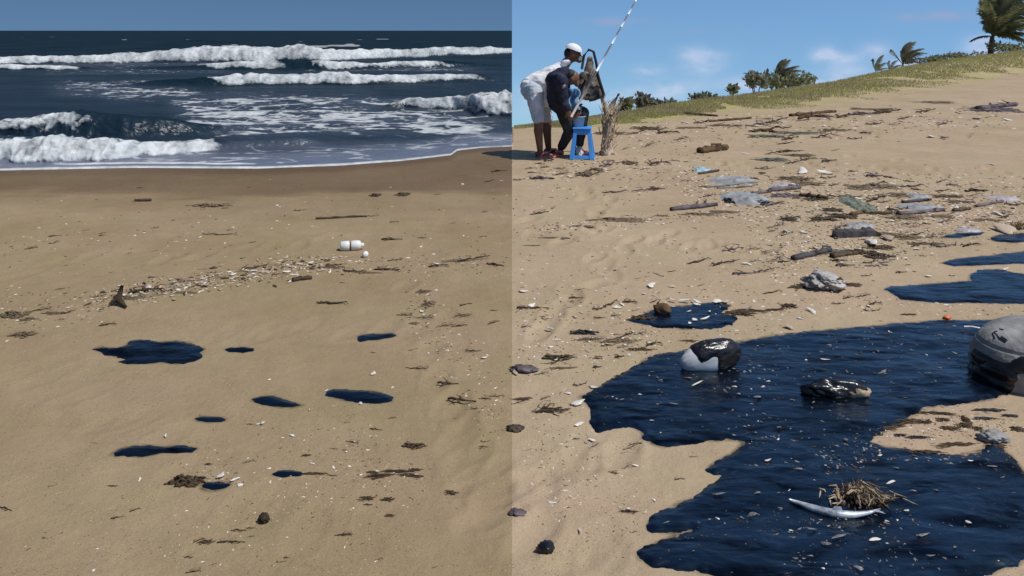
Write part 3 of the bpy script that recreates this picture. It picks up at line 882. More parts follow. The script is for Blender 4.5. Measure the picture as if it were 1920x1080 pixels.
palm(1857, 100, 62, 1.35, [
    (175, 68, 2.6, .6, .9), (150, 78, 3.2, .5, 1.0), (200, 60, 2.2, 1.2, .8), (90, 84, 3.6, .5, 1.1), (20, 76, 3.6, .7, .9), (330, 66, 3.3, .9, .8), (60, 60, 3.2, 1.0, .8),
    (10, 52, 3.1, 1.3, .7), (340, 36, 2.9, 1.4, .6), (35, 28, 2.8, 1.4, .5), (300, 50, 2.6, 1.2, .8), (5, 12, 2.6, 1.2, .3), (350, 60, 3.4, 1.0, 1.0), (178, 8, 1.3, .9, -.1), (80, 40, 2.8, 1.2, .8), (255, 62, 2.7, 1.0, .9), (170, 80, 2.6, .5, .3), (185, 74, 2.3, .7, .2), (120, 86, 3.0, .4, .6), (40, 70, 3.4, .8, 1.0), (330, 80, 3.4, .6, .9), (15, 40, 3.0, 1.2, .6), (350, 22, 2.8, 1.3, .5)],
    'large windswept coconut palm standing on the dune crest', lean=.12, tr=.20, grow=1.42)
palm(1692, 127, 60, .25, [(170, 72, 1.4, .5, 1.2), (120, 76, 1.7, .6, 1.2), (90, 80, 1.8, .6, 1.2), (60, 60, 1.7, .9, 1.0), (10, 55, 1.8, 1.0, .9), (340, 40, 1.6, 1.0, .8), (20, 25, 1.6, 1.0, .6), (260, 60, 1.5, .8, 1.1), (150, 50, 1.2, .8, .9), (5, 68, 1.7, .7, 1.1)],
     'squat dark palm with wind bent fronds, next along the crest from the coconut palm', mat='frond_dark', tr=.10)
palm(1456, 168, 46, .35, [(170, 74, 1.2, .5, 1.1), (130, 78, 1.35, .6, 1.1), (90, 80, 1.4, .6, 1.1), (60, 60, 1.3, .9, 1.0), (10, 58, 1.45, 1.0, .9), (340, 40, 1.3, 1.0, .8), (20, 25, 1.3, 1.0, .6), (260, 60, 1.3, .8, 1.1), (185, 40, 1.0, .9, .5), (5, 70, 1.4, .7, 1.1), (200, 20, .9, .8, .2)],
     'low palm rising out of a green bush halfway along the dune', mat='frond_dark', tr=.09)
palm(1642, 138, 58, .15, [(170, 60, .8, .5, .9), (90, 78, 1.2, .6, 1.0), (30, 60, 1.0, .8, .9), (10, 35, .9, .8, .7)], 'tiny palm sprout with upright leaf beside a smaller tuft', tr=.05)
palm(1668, 134, 58, .10, [(130, 60, .7, .5, 1.2), (60, 68, .9, .6, 1.2), (10, 45, .9, .8, .9)], 'tiny wind bent palm sprout nearest the squat dark palm', mat='frond_dark', tr=.05)


def bush(u, v, D, wpx, hpx, label, mat='bush', n=420, seed=0, windy=.3, group='bushes behind the dune'):
    r = random.Random(seed + int(u))
    base = W(u, v, D)
    s = D / F
    w, h = wpx * s / 2, hpx * s
    root = empty('bush', base)
    bm = bmesh.new()
    lobes = [(r.uniform(-.7, .7) * w, r.uniform(-.5, .5) * w, h * r.uniform(.35, .78), r.uniform(.28, .5)) for _ in range(7)]
    stems = bmesh.new()
    for (x, y, z, q) in lobes[:5]:
        tube(stems, [(x * .2, y * .2, -.3), (x * .6, y * .6, z * .5), (x, y, z)], [.03, .02, .008], 5)
    for _ in range(n):
        x, y, z, q = r.choice(lobes)
        dv = Vector((r.gauss(0, 1), r.gauss(0, 1), r.gauss(0, 1))).normalized() * (r.random() ** .4)
        c = Vector((x + dv.x * q * w * 1.1, y + dv.y * q * w, max(.02, z + dv.z * q * h * .9)))
        l = r.uniform(.14, .32) * (.6 + .5 * h)
        a = Vector((r.gauss(windy, .6), r.gauss(0, .6), r.gauss(.35, .5))).normalized()
        b = a.cross(Vector((r.random(), r.random(), r.random()))).normalized() * l * .26
        q4 = [bm.verts.new(x_) for x_ in (c, c + a * l * .5 + b, c + a * l, c + a * l * .5 - b)]
        bm.faces.new(q4)
    bm_obj('stem', stems, M['bark'], root)
    o = bm_obj('crown', bm, M[mat], root, smooth=False)
    return tag(root, label, 'bush', group)


bush(1482, 170, 45, 110, 36, 'broad green bush at the foot of the low palm', n=700)
bush(1418, 172, 42, 42, 32, 'small upright grey green bush near the low palm', mat='bush_grey')
bush(1372, 180, 38, 22, 18, 'round dark bushlet alone on the crest', n=200)
bush(1318, 192, 34, 60, 14, 'flat dark green bush lying along the crest', n=400)
bush(1240, 206, 30, 50, 16, 'low purplish bush beside the distant dark palm', mat='bush_grey')
bush(1202, 210, 30, 34, 30, 'leafy shrub like a little tree behind the driftwood', mat='bush_grey', n=300)
bush(1172, 214, 28, 26, 26, 'slim bush next to the pale driftwood stump', mat='bush')
bush(1750, 122, 60, 70, 18, 'low bush next to the squat dark palm', n=420)
bush(1810, 112, 60, 60, 14, 'brownish low bush in front of the coconut palm', mat='bush_grey', n=400)
bush(1905, 100, 60, 80, 20, 'bush under the drooping fronds of the coconut palm', n=500)

# ------------------------------------------------------------------ larger things on the sand
def lump_bm(w, d, h, seed, amp=.25, sub=4, freq=2.2, squash=1.0):
    """a crumpled rounded body, w x d x h, standing on z = 0"""
    bm = bmesh.new()
    bmesh.ops.create_icosphere(bm, subdivisions=sub, radius=1)
    P = np.array([v.co[:] for v in bm.verts])
    k = 1 + amp * ((fbm(P[:, 0] * freq + P[:, 2] * 1.7 + 9, P[:, 1] * freq - P[:, 2] * 1.3 + 5, seed, 4) - .5) * 2)
    k += amp * .5 * (1 - 2 * np.abs(fbm(P[:, 0] * freq * 2 + P[:, 2], P[:, 1] * freq * 2 + P[:, 2] * 2, seed + 9, 3) - .5) * 4) * .4
    for v, q in zip(bm.verts, k):
        v.co *= q
        v.co.x *= w / 2; v.co.y *= d / 2; v.co.z = (v.co.z * squash + .75) * h / 1.75
    return bm


def at(u, v):
    x, y = G(u, v)
    return Vector((x, y, gz(x, y)))


# the grey drum: a dented round plastic vessel, half sunk, smeared with oil
def drum():
    s = px_size(750); a_, b_, c_ = 122 * s, .24, 101 * s
    yb = G(960, 750)[1] + b_ * .88
    base = Vector(((1946 - CX) / F * yb, yb, 0)); base.z = gz(base.x, base.y)
    root = empty('plastic_drum', base)
    nA, nB = 150, 90
    th = np.linspace(-0.14, math.pi / 2, nB)[:, None]; ph = np.linspace(0, 2 * math.pi, nA + 1)[None, :-1]

    def shape(off):
        e = .72                                            # squarer than an ellipsoid, like a moulded vessel
        f_ = lambda q: np.sign(q) * np.abs(q) ** e
        cx_, cy_ = f_(np.cos(th)) * np.cos(ph), f_(np.cos(th)) * np.sin(ph)
        cz_ = f_(np.sin(th)) * np.ones_like(ph)
        low = 1 - sstep(-.1, .55, cz_)
        k = 1 + .05 * (fbm(cx_ * 2 + 3, cz_ * 2 + cy_ * 2, 401, 3) - .5) + low * .30 * (np.abs(fbm(cx_ * 5 + cy_ * 3, cz_ * 6, 403, 4) - .5) - .12) - .012 * (np.abs(cz_ - .62) < .03)
        return np.stack([a_ * cx_ * k, b_ * cy_ * k, c_ * (cz_ * k) + 10 * s], -1)
    P0 = shape(0)
    x_, z_ = P0[..., 0] / s, P0[..., 2] / s
    pl = [(-114, 4), (-106, 28), (-94, 46), (-72, 61), (-45, 69), (-10, 73), (30, 74), (80, 70)]
    d_ = np.full(x_.shape, 1e9)
    for (x0, z0), (x1, z1) in zip(pl, pl[1:]):
        tt = np.clip(((x_ - x0) * (x1 - x0) + (z_ - z0) * (z1 - z0)) / ((x1 - x0) ** 2 + (z1 - z0) ** 2), 0, 1)
        d_ = np.minimum(d_, np.hypot(x_ - x0 - tt * (x1 - x0), z_ - z0 - tt * (z1 - z0)))
    fld = 11 - d_
    fld = np.maximum(fld, np.minimum(np.minimum(-93 - x_ + .25 * (z_ - 10), 54 - z_), 40))
    fld = fld + 12 * (fbm(x_ * .06, z_ * .07, 411, 4) - .5)
    fld = np.where(P0[..., 1] < .05, fld, -20)
    Nn = P0 - np.array([0, 0, 10 * s]); Nn = Nn / np.linalg.norm(Nn, axis=-1, keepdims=True)
    faces_ = np.concatenate([grid_faces(nB, nA), np.array([(j * nA + nA - 1, j * nA, (j + 1) * nA, (j + 1) * nA + nA - 1) for j in range(nB - 1)])])
    o = mesh_obj('body', P0.reshape(-1, 3), faces_, M['grey_plastic'], root)
    P1 = P0 + Nn * (np.clip(fld * .7, -6, 6) * .001)[..., None]
    keep = fld.ravel()[faces_].max(1) > -8
    f2 = faces_[keep]; used = np.unique(f2); rm = np.zeros(P1.shape[0] * P1.shape[1], int); rm[used] = np.arange(len(used))
    oo = mesh_obj('oil_smear', P1.reshape(-1, 3)[used], rm[f2], M['oily'], root)
    oo['label'] = 'black oil smear arching over the drum into the pool'
    # short black strokes painted on the shoulder
    for pts in ([(-97, 85), (-94, 92)], [(-86, 97), (-90, 93), (-91, 88), (-87, 86), (-84, 89), (-87, 92)], [(-79, 99), (-77, 102)]):
        bm = bmesh.new(); q = []
        for (px_, pz_) in pts:
            m_ = np.argmin((x_ - px_) ** 2 + (z_ - pz_) ** 2 + 1e4 * (P0[..., 1] > 0)); q.append(Vector(P0.reshape(-1, 3)[m_]) + Vector((0, -.003, .001)))
        tube(bm, q, [.003] * len(q), 6)
        bm_obj('marking', bm, M['black_paint'], root)
    return tag(root, 'grey dented plastic drum smeared with black oil, half out of the picture', 'drum')


M['black_paint'] = simple('black_paint', (0.006, 0.006, 0.007, 1), (0.015, 0.015, 0.015, 1), rough=.5)
drum()


# the white float in the pool: pale egg-shaped shell, its top and far end coated in oil
def float_ball():
    s = px_size(696); base = at(1334, 698); base.z += .008
    base.y += .04; base.x *= base.y / (base.y - .04)
    root = empty('white_float', base); root.rotation_euler = (0, R(-7), R(14))
    nA, nB = 90, 60
    th = np.linspace(-0.7, math.pi / 2, nB)[:, None]; ph = np.linspace(0, 2 * math.pi, nA + 1)[None, :-1]
    cx_, cy_, cz_ = np.cos(th) * np.cos(ph), np.cos(th) * np.sin(ph), np.sin(th) * np.ones_like(ph)
    k = 1 + .10 * (fbm(cx_ * 2 + 4, cz_ * 2 + cy_ * 2, 421, 3) - .5)
    P0 = np.stack([62 * s * cx_ * k, .055 * cy_ * k, 30 * s * cz_ * k + 17 * s], -1)
    x_, z_ = P0[..., 0] / s, P0[..., 2] / s
    fld = np.minimum(x_ + 34 + .30 * (z_ - 30), np.maximum(z_ - 26 - .35 * np.minimum(0, x_ + 4), x_ - 4)) + 8 * (fbm(x_ * .07, z_ * .09, 423, 3) - .5)
    Nn = P0 - np.array([0, 0, 17 * s]); Nn = Nn / np.linalg.norm(Nn, axis=-1, keepdims=True)
    faces_ = np.concatenate([grid_faces(nB, nA), np.array([(j * nA + nA - 1, j * nA, (j + 1) * nA, (j + 1) * nA + nA - 1) for j in range(nB - 1)])])
    mesh_obj('shell', P0.reshape(-1, 3), faces_, M['grey_white'], root)
    lump = .007 + .016 * np.maximum(0, fbm(cx_ * 3, cz_ * 3 + cy_ * 2, 425, 4) - .38)
    P1 = P0 + Nn * (np.clip(fld * .12, -.5, 1) * lump)[..., None]
    keep = fld.ravel()[faces_].max(1) > -6
    f2 = faces_[keep]; used = np.unique(f2); rm = np.zeros(x_.size, int); rm[used] = np.arange(len(used))
    o = mesh_obj('oil_coat', P1.reshape(-1, 3)[used], rm[f2], M['oily'], root)
    o['label'] = 'thick black oil lying over most of the float'
    return tag(root, 'pale rounded float lying in the huge pool, mostly coated in black oil', 'float')


M['grey_white'] = simple('grey_white_plastic', (0.42, 0.43, 0.44, 1), (0.60, 0.61, 0.62, 1), rough=.45, scale=5, bump=.1)
float_ball()

# crumpled grey bag
M['pale_film'] = simple('pale_film', (0.24, 0.225, 0.21, 1), (0.48, 0.45, 0.42, 1), rough=.45, scale=9, bump=.5, bscale=20, bdist=.03)
b0_ = at(1545, 541)
root = empty('plastic_bag', b0_)
s = px_size(541)
o = bm_obj('body', lump_bm(70 * s, 50 * s, 27 * s, 431, .55, 5, 2.4), M['pale_film'], root)
for k, (dx, dy, dz, a) in enumerate([(-6, -20, 8, .3), (24, -14, 20, -.6)]):
    bm = bmesh.new(); tube(bm, [(dx * s - .02, dy * s, dz * s), (dx * s, dy * s - .012, dz * s + .012), (dx * s + .02, dy * s, dz * s - .004)], [.004, .010, .004], 6)
    bm_obj('dark_fold', bm, M['weed'], root)
tag(root, 'crumpled grey plastic bag lying above the oval oil patch', 'bag')

# long oil-coated branch lying in the pool
root = empty('oily_branch', at(1562, 745)); s = px_size(745)
bm_obj('wood', lump_bm(118 * s, 36 * s, 30 * s, 441, .40, 4, 3.0), M['oily'], root)
o = bm_obj('bare_tip', lump_bm(52 * s, 22 * s, 18 * s, 445, .45, 3, 3.0), M['straw'], root); o.location = (40 * s, -.012, 3 * s)
tag(root, 'oil soaked chunk of driftwood with a pale tip in the middle of the pool', 'driftwood')

# straw tuft with the silver fish in front of it
def straw_tuft(u, v, w, h, label, n=120, mk='straw', seed=5):
    r = random.Random(seed)
    root = empty('straw_tuft', at(u, v)); s = px_size(v)
    for mkk, cnt, name in ((mk, n, 'blades'), ('weed', n // 4, 'dark_roots')):
        bm = bmesh.new()
        for _ in range(cnt):
            x = r.gauss(0, .24) * w * s; y = r.uniform(-.4, .4) * w * s * .5
            hh = h * s * r.uniform(.35, 1.0) * (1 if name == 'blades' else .45) * (1.1 - abs(x) / (w * s))
            lx = r.gauss(0, .35) * hh + x * .35
            bw = r.uniform(.0025, .005)
            tube(bm, [(x, y, -.003), (x + lx * .4, y + r.gauss(0, .01), hh * .6), (x + lx * 1.1, y - abs(r.gauss(.02, .02)), hh * r.uniform(.55, 1.0))], [bw, bw * 1.1, bw * .3], 4)
        bm_obj(name, bm, M[mkk], root)['kind'] = 'stuff'
    return tag(root, label, 'straw')


straw_tuft(1612, 940, 105, 46, 'tuft of dry straw standing in the oil behind the silver fish')
M['fish'] = simple('silver_skin', (0.16, 0.18, 0.21, 1), (0.66, 0.69, 0.73, 1), rough=.35, scale=26, bump=.1, metal=.25)


def fish():
    p0 = at(1566, 968); root = empty('dead_fish', p0); s = px_size(968)
    L = 146 * s
    bm = bmesh.new()
    cen, rad = [], []
    for k in range(15):
        f = k / 14
        x = (f - .5) * L
        y = .030 * math.sin(math.pi * (1 - f)) * -1 + .030 * (1 - f) ** 2 * 2.2
        r_ = .0150 * (math.sin(math.pi * min(1, f * .92 + .02)) ** .75) * (1 - .45 * f) + .0018
        cen.append((x, y, .012)); rad.append(r_)
    tube(bm, cen, rad, 12)
    for v in bm.verts: v.co.z = v.co.z * .9 + .004
    bm_obj('body', bm, M['fish'], root)
    bm = bmesh.new()
    e = Vector(cen[-1])
    q = [bm.verts.new(e + Vector(p)) for p in ((-.01, 0, 0), (.030, .016, .004), (.018, 0, .001), (.032, -.016, .004), (-.01, 0, .006), (.018, 0, .006))]
    bm.faces.new((q[0], q[1], q[2])); bm.faces.new((q[0], q[2], q[3])); bm.faces.new((q[4], q[1], q[5])); bm.faces.new((q[4], q[5], q[3]))
    bm_obj('tail_fin', bm, M['fish'], root)
    bm = bmesh.new(); bmesh.ops.create_uvsphere(bm, u_segments=8, v_segments=6, radius=.0032)
    o = bm_obj('eye', bm, M['oily'], root); o.location = Vector(cen[1]) + Vector((.004, -.006, .005))
    bm = bmesh.new()
    m_ = Vector(cen[7]); q = [bm.verts.new(m_ + Vector(p)) for p in ((-.02, 0, .012), (.02, 0, .011), (.016, .004, .024), (-.006, .004, .026))]
    bm.faces.new(q); bm_obj('back_fin', bm, M['fish'], root)
    return tag(root, 'slender silver dead fish lying in the black oil', 'fish')


fish()


def beam(u0, v0, u1, v1, hgt, dep, label, mat, cat='plank', name='plank', seed=1, top=None):
    a, b = at(u0, v0), at(u1, v1)
    L = (b - a).length
    bm = bmesh.new()
    r = random.Random(seed)
    n = 14
    rows = []
    for k in range(n):
        x = L * k / (n - 1)
        j = [r.uniform(-.16, .16) - (.35 if k in (0, n - 1) else 0) * (q in (1, 2)) for q in range(4)]
        rows.append([bm.verts.new((x + r.uniform(-.008, .008), dep * (c[0] + j[q] * .6), hgt * (c[1] + j[q]))) for q, c in enumerate(((-.5, -.1), (-.45, .95), (.45, 1.0), (.5, -.1)))])
    for p, q in zip(rows, rows[1:]):
        for i in range(4): bm.faces.new((p[i], p[(i + 1) % 4], q[(i + 1) % 4], q[i]))
    bm.faces.new(rows[0]); bm.faces.new(list(reversed(rows[-1])))
    bmesh.ops.recalc_face_normals(bm, faces=bm.faces)
    o = bm_obj(name, bm, M[mat], smooth=False)
    o.location = a; o.rotation_euler = (0, 0, math.atan2(b.y - a.y, b.x - a.x))
    return tag(o, label, cat)


def log(u0, v0, u1, v1, rpx, label, mat='twig', seed=3, knots=2, name='driftwood_log', cat='driftwood', flat=.85, group=None):
    a, b = at(u0, v0), at(u1, v1)
    L = (b - a).length; rad = rpx * px_size((v0 + v1) / 2)
    r = random.Random(seed)
    bm = bmesh.new()
    n = 12
    pts = [(L * k / (n - 1), r.uniform(-.25, .25) * rad, rad * .62 + r.uniform(-.15, .2) * rad) for k in range(n)]
    tube(bm, pts, [rad * r.uniform(.75, 1.12) * (1 - .35 * max(0, k / (n - 1) - .6)) for k in range(n)], 9)
    for q in range(knots):
        j = r.randint(3, n - 3); p = Vector(pts[j])
        tube(bm, [p, p + Vector((rad * .8, r.choice((-1, 1)) * rad * .8, rad * 1.1)), p + Vector((rad * 1.6, r.choice((-1, 1)) * rad * 1.3, rad * 1.5))], [rad * .5, rad * .36, rad * .12], 6)
    bmesh.ops.recalc_face_normals(bm, faces=bm.faces)
    for v in bm.verts: v.co.z *= flat
    o = bm_obj(name, bm, M[mat])
    o.location = a; o.rotation_euler = (0, 0, math.atan2(b.y - a.y, b.x - a.x))
    return tag(o, label, cat, group)


M['log_brown'] = simple('brown_log', (0.045, 0.026, 0.012, 1), (0.14, 0.085, 0.042, 1), rough=.9, scale=14, bump=.6, bscale=18)
M['tar_plank'] = simple('tarred_plank', (0.022, 0.022, 0.026, 1), (0.075, 0.068, 0.068, 1), rough=.7, scale=9, bump=.4)
M['grey_wood'] = simple('grey_wood', (0.14, 0.125, 0.11, 1), (0.28, 0.26, 0.24, 1), rough=.85, scale=9, bump=.4)
log(1312, 287, 1362, 281, 8.5, 'short thick brown log alone near the blue stool', 'log_brown', 4, 1)
beam(1562, 446, 1642, 440, .050, .09, 'dark tarred plank with a pale upper face', 'tar_plank', seed=4)
log(1258, 395, 1345, 386, 6, 'dark purplish driftwood log below the grey sheet', 'purple_wood', 7, 2)
log(1486, 488, 1556, 472, 7, 'black weed covered branch between the tarred plank and the grey bag', 'tar_plank', 9, 2)
log(1560, 484, 1618, 476, 6, 'olive brown branch touching the black weed covered branch', 'weed', 10, 2)
log(1410, 366, 1445, 361, 4, 'purplish brown branch beside the grey sheet', 'purple_wood', 12, 1)
log(1443, 360, 1500, 354, 5.5, 'dark branch below a mauve strip of plastic', 'purple_wood', 14, 2)
log(1500, 368, 1550, 374, 5.0, 'knotty dark branch in the thick of the litter band', 'weed', 15, 2)
log(1322, 352, 1420, 343, 3.0, 'long thin grey stick at the top of the litter band', 'grey_wood', 16, 0)
log(1345, 354, 1410, 350, 2.4, 'shorter thin grey stick just under the long one', 'grey_wood', 17, 0)
log(1310, 327, 1348, 321, 3.0, 'dark stick with pale blue litter at its end', 'twig', 18, 0)
log(1283, 214, 1345, 219, 4.0, 'dark log at the lower edge of the grass', 'twig', 19, 0, flat=.7)
log(1325, 231, 1408, 224, 3.6, 'long dark log lying along the foot of the dune', 'log_brown', 20, 0, flat=.7)
log(1482, 218, 1565, 210, 5.0, 'thick brownish log lying against the grassy slope', 'log_brown', 21, 0, flat=.7)
log(1835, 205, 1905, 197, 6.5, 'heap like dark log near the picture edge under the dune', 'purple_wood', 22, 2, flat=.7)
log(1685, 403, 1770, 396, 5.0, 'greyish brown log in the litter opposite the oil streaks', 'purple_wood', 23, 1)
log(1692, 381, 1745, 376, 3.5, 'dark stick above the greyish brown log', 'tar_plank', 24, 0)
log(1788, 397, 1818, 393, 4.0, 'stubby brown wood with a white shell on top', 'weed', 25, 0)
log(1830, 388, 1880, 379, 3.5, 'dark slanting stick near the white lump at the picture edge', 'purple_wood', 26, 1)
log(1596, 404, 1625, 398, 4.5, 'brown stump under the grey green net', 'log_brown', 27, 1)
log(640 - 48, 410, 640 + 48, 406, 3.0, 'long thin brown stick, the longest on the sea side sand', 'twig', 28, 0)
log(252, 378, 284, 377, 3.6, 'short dark stick nearest the wash of the waves', 'twig', 29, 0)
log(548, 528, 584, 523, 5.0, 'dark stubby stick below the band of shells', 'twig', 30, 0)


def sheet(u, v, wpx, hpx, label, mat, rise=.05, seed=1, name='plastic_sheet', cat='plastic', rot=0.0):
    """a crumpled film lying on the sand"""
    p = at(u, v); s = px_size(v)
    w = wpx * s; d = hpx * F * H / (v - HV) ** 2
    nx, ny = 34, 22
    X, Y = np.meshgrid(np.linspace(-.5, .5, nx), np.linspace(-.5, .5, ny))
    rr = np.hypot(X, Y) * 2
    k = 1 + .35 * (fbm(np.cos(np.arctan2(Y, X)) * 2 + 5, np.sin(np.arctan2(Y, X)) * 2 + 5, seed, 3) - .5)
    Z_ = rise * (1 - sstep(.6, 1.0, rr)) * (.3 + 1.2 * np.abs(fbm(X * 6, Y * 6, seed + 1, 4) - .5) * 2) - .012 * sstep(.8, 1.2, rr) + .004
    V = np.stack([X * w * k, Y * d * k, Z_], -1).reshape(-1, 3)
    o = mesh_obj(name, V, grid_faces(ny, nx), M[mat])
    o.location = p; o.rotation_euler = (0, 0, rot)
    return tag(o, label, cat)


M['mauve_film'] = simple('mauve_film', (0.33, 0.28, 0.29, 1), (0.46, 0.41, 0.41, 1), rough=.45, scale=8, bump=.4, bscale=20, bdist=.02)
M['green_net'] = simple('green_net', (0.10, 0.12, 0.09, 1), (0.22, 0.23, 0.17, 1), rough=.85, scale=30, bump=.6, bscale=60)
M['blue_grey_film'] = simple('blue_grey_film', (0.19, 0.19, 0.185, 1), (0.36, 0.355, 0.34, 1), rough=.5, scale=8, bump=.5, bscale=20, bdist=.02)
sheet(1395, 372, 92, 26, 'blue grey plastic sheet bunched up in the litter band', 'blue_grey_film', .035, 3)
o = put_weed(1428, 380, 36, 12, 'oily', 'seaweed_tuft', 'black weed on the edge of the blue grey sheet', 'seaweed')
o = put_weed(1367, 378, 20, 16, 'oily', 'seaweed_tuft', 'small black clot at the corner of the blue grey sheet', 'seaweed')
sheet(1375, 339, 90, 16, 'flat pale grey film at the top of the litter band', 'blue_grey_film', .03, 4)
sheet(1470, 350, 56, 12, 'mauve strip of plastic film in the litter band', 'mauve_film', .03, 5)
sheet(1607, 384, 46, 34, 'tangled grey green net in the middle of the litter', 'green_net', .04, 6, 'net', 'net')
sheet(1725, 389, 80, 14, 'flat grey film between two sticks', 'blue_grey_film', .02, 7)
sheet(1720, 368, 52, 10, 'small grey film under a dark ridge of weed', 'grey_film', .02, 8)
sheet(1815, 432, 46, 8, 'mauve film lying over the dull oil smear', 'mauve_film', .02, 9)
sheet(1880, 372, 60, 10, 'mauve film strip by the picture edge', 'mauve_film', .02, 10)
sheet(1610, 424, 64, 8, 'pale blue grey film resting behind the tarred plank', 'blue_grey_film', .03, 12)
sheet(1318, 319, 34, 8, 'scrap of pale blue plastic litter near the short brown log', 'blue_litter', .03, 11)
straw_tuft(1912, 428, 44, 20, 'pale yellow straw bundle at the picture edge above the oil', n=70, seed=8)
p = at(1662, 601)
# orange scrap, white feather bone
o = bm_obj('orange_scrap', lump_bm(.045, .03, .022, 451, .4, 3, 2), M['orange_plastic']); o.location = at(1776, 598); tag(o, 'bright orange plastic scrap at the rim of the huge pool', 'plastic')
M['bone'] = simple('white_bone', (0.6, 0.57, 0.55, 1), (0.8, 0.78, 0.76, 1), rough=.5)
bm = bmesh.new(); s = px_size(618)
tube(bm, [(-16 * s, .02, .008), (-6 * s, 0, .014), (5 * s, -.018, .014), (16 * s, -.03, .008)], [.004, .006, .005, .003], 7)
o = bm_obj('white_bone', bm, M['bone']); o.location = at(1828, 622) + Vector((0, 0, .012)); tag(o, 'curved white bone like sliver lying next to the drum', 'bone')
# brown husk on the oval patch
root = empty('coconut_husk', at(1242, 590)); s = px_size(590)
bm_obj('husk', lump_bm(34 * s, 24 * s, 20 * s, 461, .3, 3, 2.2), M['log_brown'], root)
bm = bmesh.new(); tube(bm, [(-8 * s, 0, 10 * s), (-9 * s, 0, 20 * s), (-4 * s, 0, 27 * s)], [.009, .007, .003], 6); bm_obj('stub', bm, M['log_brown'], root)
tag(root, 'brown husk with an upright stub sitting on the oval oil patch', 'husk')
put_weed(1205, 600, 60, 16, 'weed', 'seaweed_tuft', 'brown weed fringe at the pointed end of the oval oil patch', 'seaweed')
put_weed(1392, 590, 56, 12, 'weed', 'seaweed_tuft', 'brown weed strand trailing from the oval oil patch', 'seaweed')
put_weed(1098, 625, 46, 15, 'oily', 'seaweed_tuft', 'small black tarry lump alone beside the oval oil patch', 'tar lump')
put_weed(1045, 672, 52, 18, 'weed', 'seaweed_tuft', 'brown weed clump with a white shell at its side', 'seaweed')
o = bm_obj('dark_stone', lump_bm(46 * px_size(700), .06, .024, 471, .5, 4, 2.6), M['purple_wood']); o.location = at(982, 695); tag(o, 'flat purplish stone beside a large white shell', 'stone')
o = bm_obj('dark_stone', lump_bm(30 * px_size(800), .04, .018, 473, .5, 4, 2.6), M['stone']); o.location = at(966, 803); tag(o, 'small dark stone by the join of the two beaches', 'stone')
o = bm_obj('dark_stone', lump_bm(30 * px_size(960), .035, .013, 475, .5, 4, 2.6), M['purple_wood']); o.location = at(970, 960); tag(o, 'dark reddish stone lowest along the join of the two beaches', 'stone')
o = bm_obj('tar_lump', lump_bm(30 * px_size(1026), .045, .026, 477, .45, 3, 2.5), M['oily']); o.location = at(1023, 1030); tag(o, 'single glossy tar lump on bare sand below the oil tongues', 'tar lump')

# the sea side
def bottle():
    root = empty('white_bottle', at(660, 468)); s = px_size(468)
    prof = [(-22, 0.1), (-22, 6), (-20, 8.5), (-12, 9), (-6, 8.8), (-4, 7.6), (-2, 7.6), (0, 8.8), (10, 9), (15, 8), (17, 5), (18, 3.6), (22, 3.6), (22.5, .1)]
    for name, lo, hi, mat in (('body', 0, 10, 'white_plastic'), ('shoulder', 10, 13, 'white_plastic')):
        bm = bmesh.new()
        pts = [(x * s, 0, 8.5 * s) for x, _ in prof[lo:hi + 1]]
        tube(bm, pts, [max(q, .2) * s for _, q in prof[lo:hi + 1]], 18)
        bmesh.ops.recalc_face_normals(bm, faces=bm.faces)
        bm_obj(name, bm, M[mat], root)
    bm = bmesh.new(); tube(bm, [(-5.6 * s, 0, 8.5 * s), (-.4 * s, 0, 8.5 * s)], [7.9 * s, 7.9 * s], 18)
    bm_obj('label_band', bm, M['weed_tan'], root)
    root.rotation_euler = (0, 0, R(12))
    return tag(root, 'white plastic bottle with a brown band lying on the sea side sand', 'bottle')


bottle()
bm = bmesh.new(); bmesh.ops.create_uvsphere(bm, u_segments=20, v_segments=14, radius=6.2 * px_size(481))
for v in bm.verts: v.co *= 1 + .05 * math.sin(v.co.x * 160) * math.cos(v.co.y * 140)
o = bm_obj('white_ball', bm, M['white_plastic']); p = at(685, 481); o.location = p + Vector((0, 0, 5.4 * px_size(481))); tag(o, 'small white ball just below the white bottle', 'ball')
# forked driftwood
root = empty('forked_driftwood', at(228, 574)); s = px_size(574)
bm = bmesh.new(); tube(bm, [(18 * s, -.06, .01), (4 * s, -.02, .02), (-6 * s, 0, .03), (-14 * s, .01, .05)], [.006, .014, .02, .012], 8); bm_obj('stem', bm, M['twig'], root)
bm = bmesh.new(); tube(bm, [(-6 * s, 0, .03), (-4 * s, .01, .075), (-2 * s, .02, .11)], [.016, .015, .009], 8); bm_obj('branch', bm, M['twig'], root)
bm = bmesh.new(); tube(bm, [(-8 * s, .0, .03), (-14 * s, -.02, .03), (-19 * s, -.03, .012)], [.014, .011, .005], 8); bm_obj('branch', bm, M['twig'], root)
tag(root, 'dark forked driftwood at the seaward end of the shell band', 'driftwood')
put_weed(343, 905, 60, 26, 'weed', 'seaweed_tuft', 'bushy brown seaweed tuft beside a dark oil blot', 'seaweed', tall=1.0)
put_weed(775, 836, 40, 18, 'weed', 'seaweed_tuft', 'lone spiky brown tuft right of centre on the sea side sand', 'seaweed')
put_weed(22, 592, 52, 16, 'weed_tan', 'seaweed_tuft', 'tan weed clump cut by the picture edge', 'seaweed')
put_weed(40, 629, 44, 15, 'weed_tan', 'seaweed_tuft', 'tan clod with a pale rim near the picture edge', 'seaweed')
put_weed(395, 386, 70, 12, 'weed_tan', 'seaweed_tuft', 'low tan weed mound close to the wet sand', 'seaweed')
put_weed(702, 366, 20, 8, 'weed', 'seaweed_tuft', 'tiny dark tuft on the wet sand edge, nearer the bottle', 'seaweed')
put_weed(753, 365, 24, 9, 'weed', 'seaweed_tuft', 'larger dark tuft on the wet sand edge', 'seaweed')
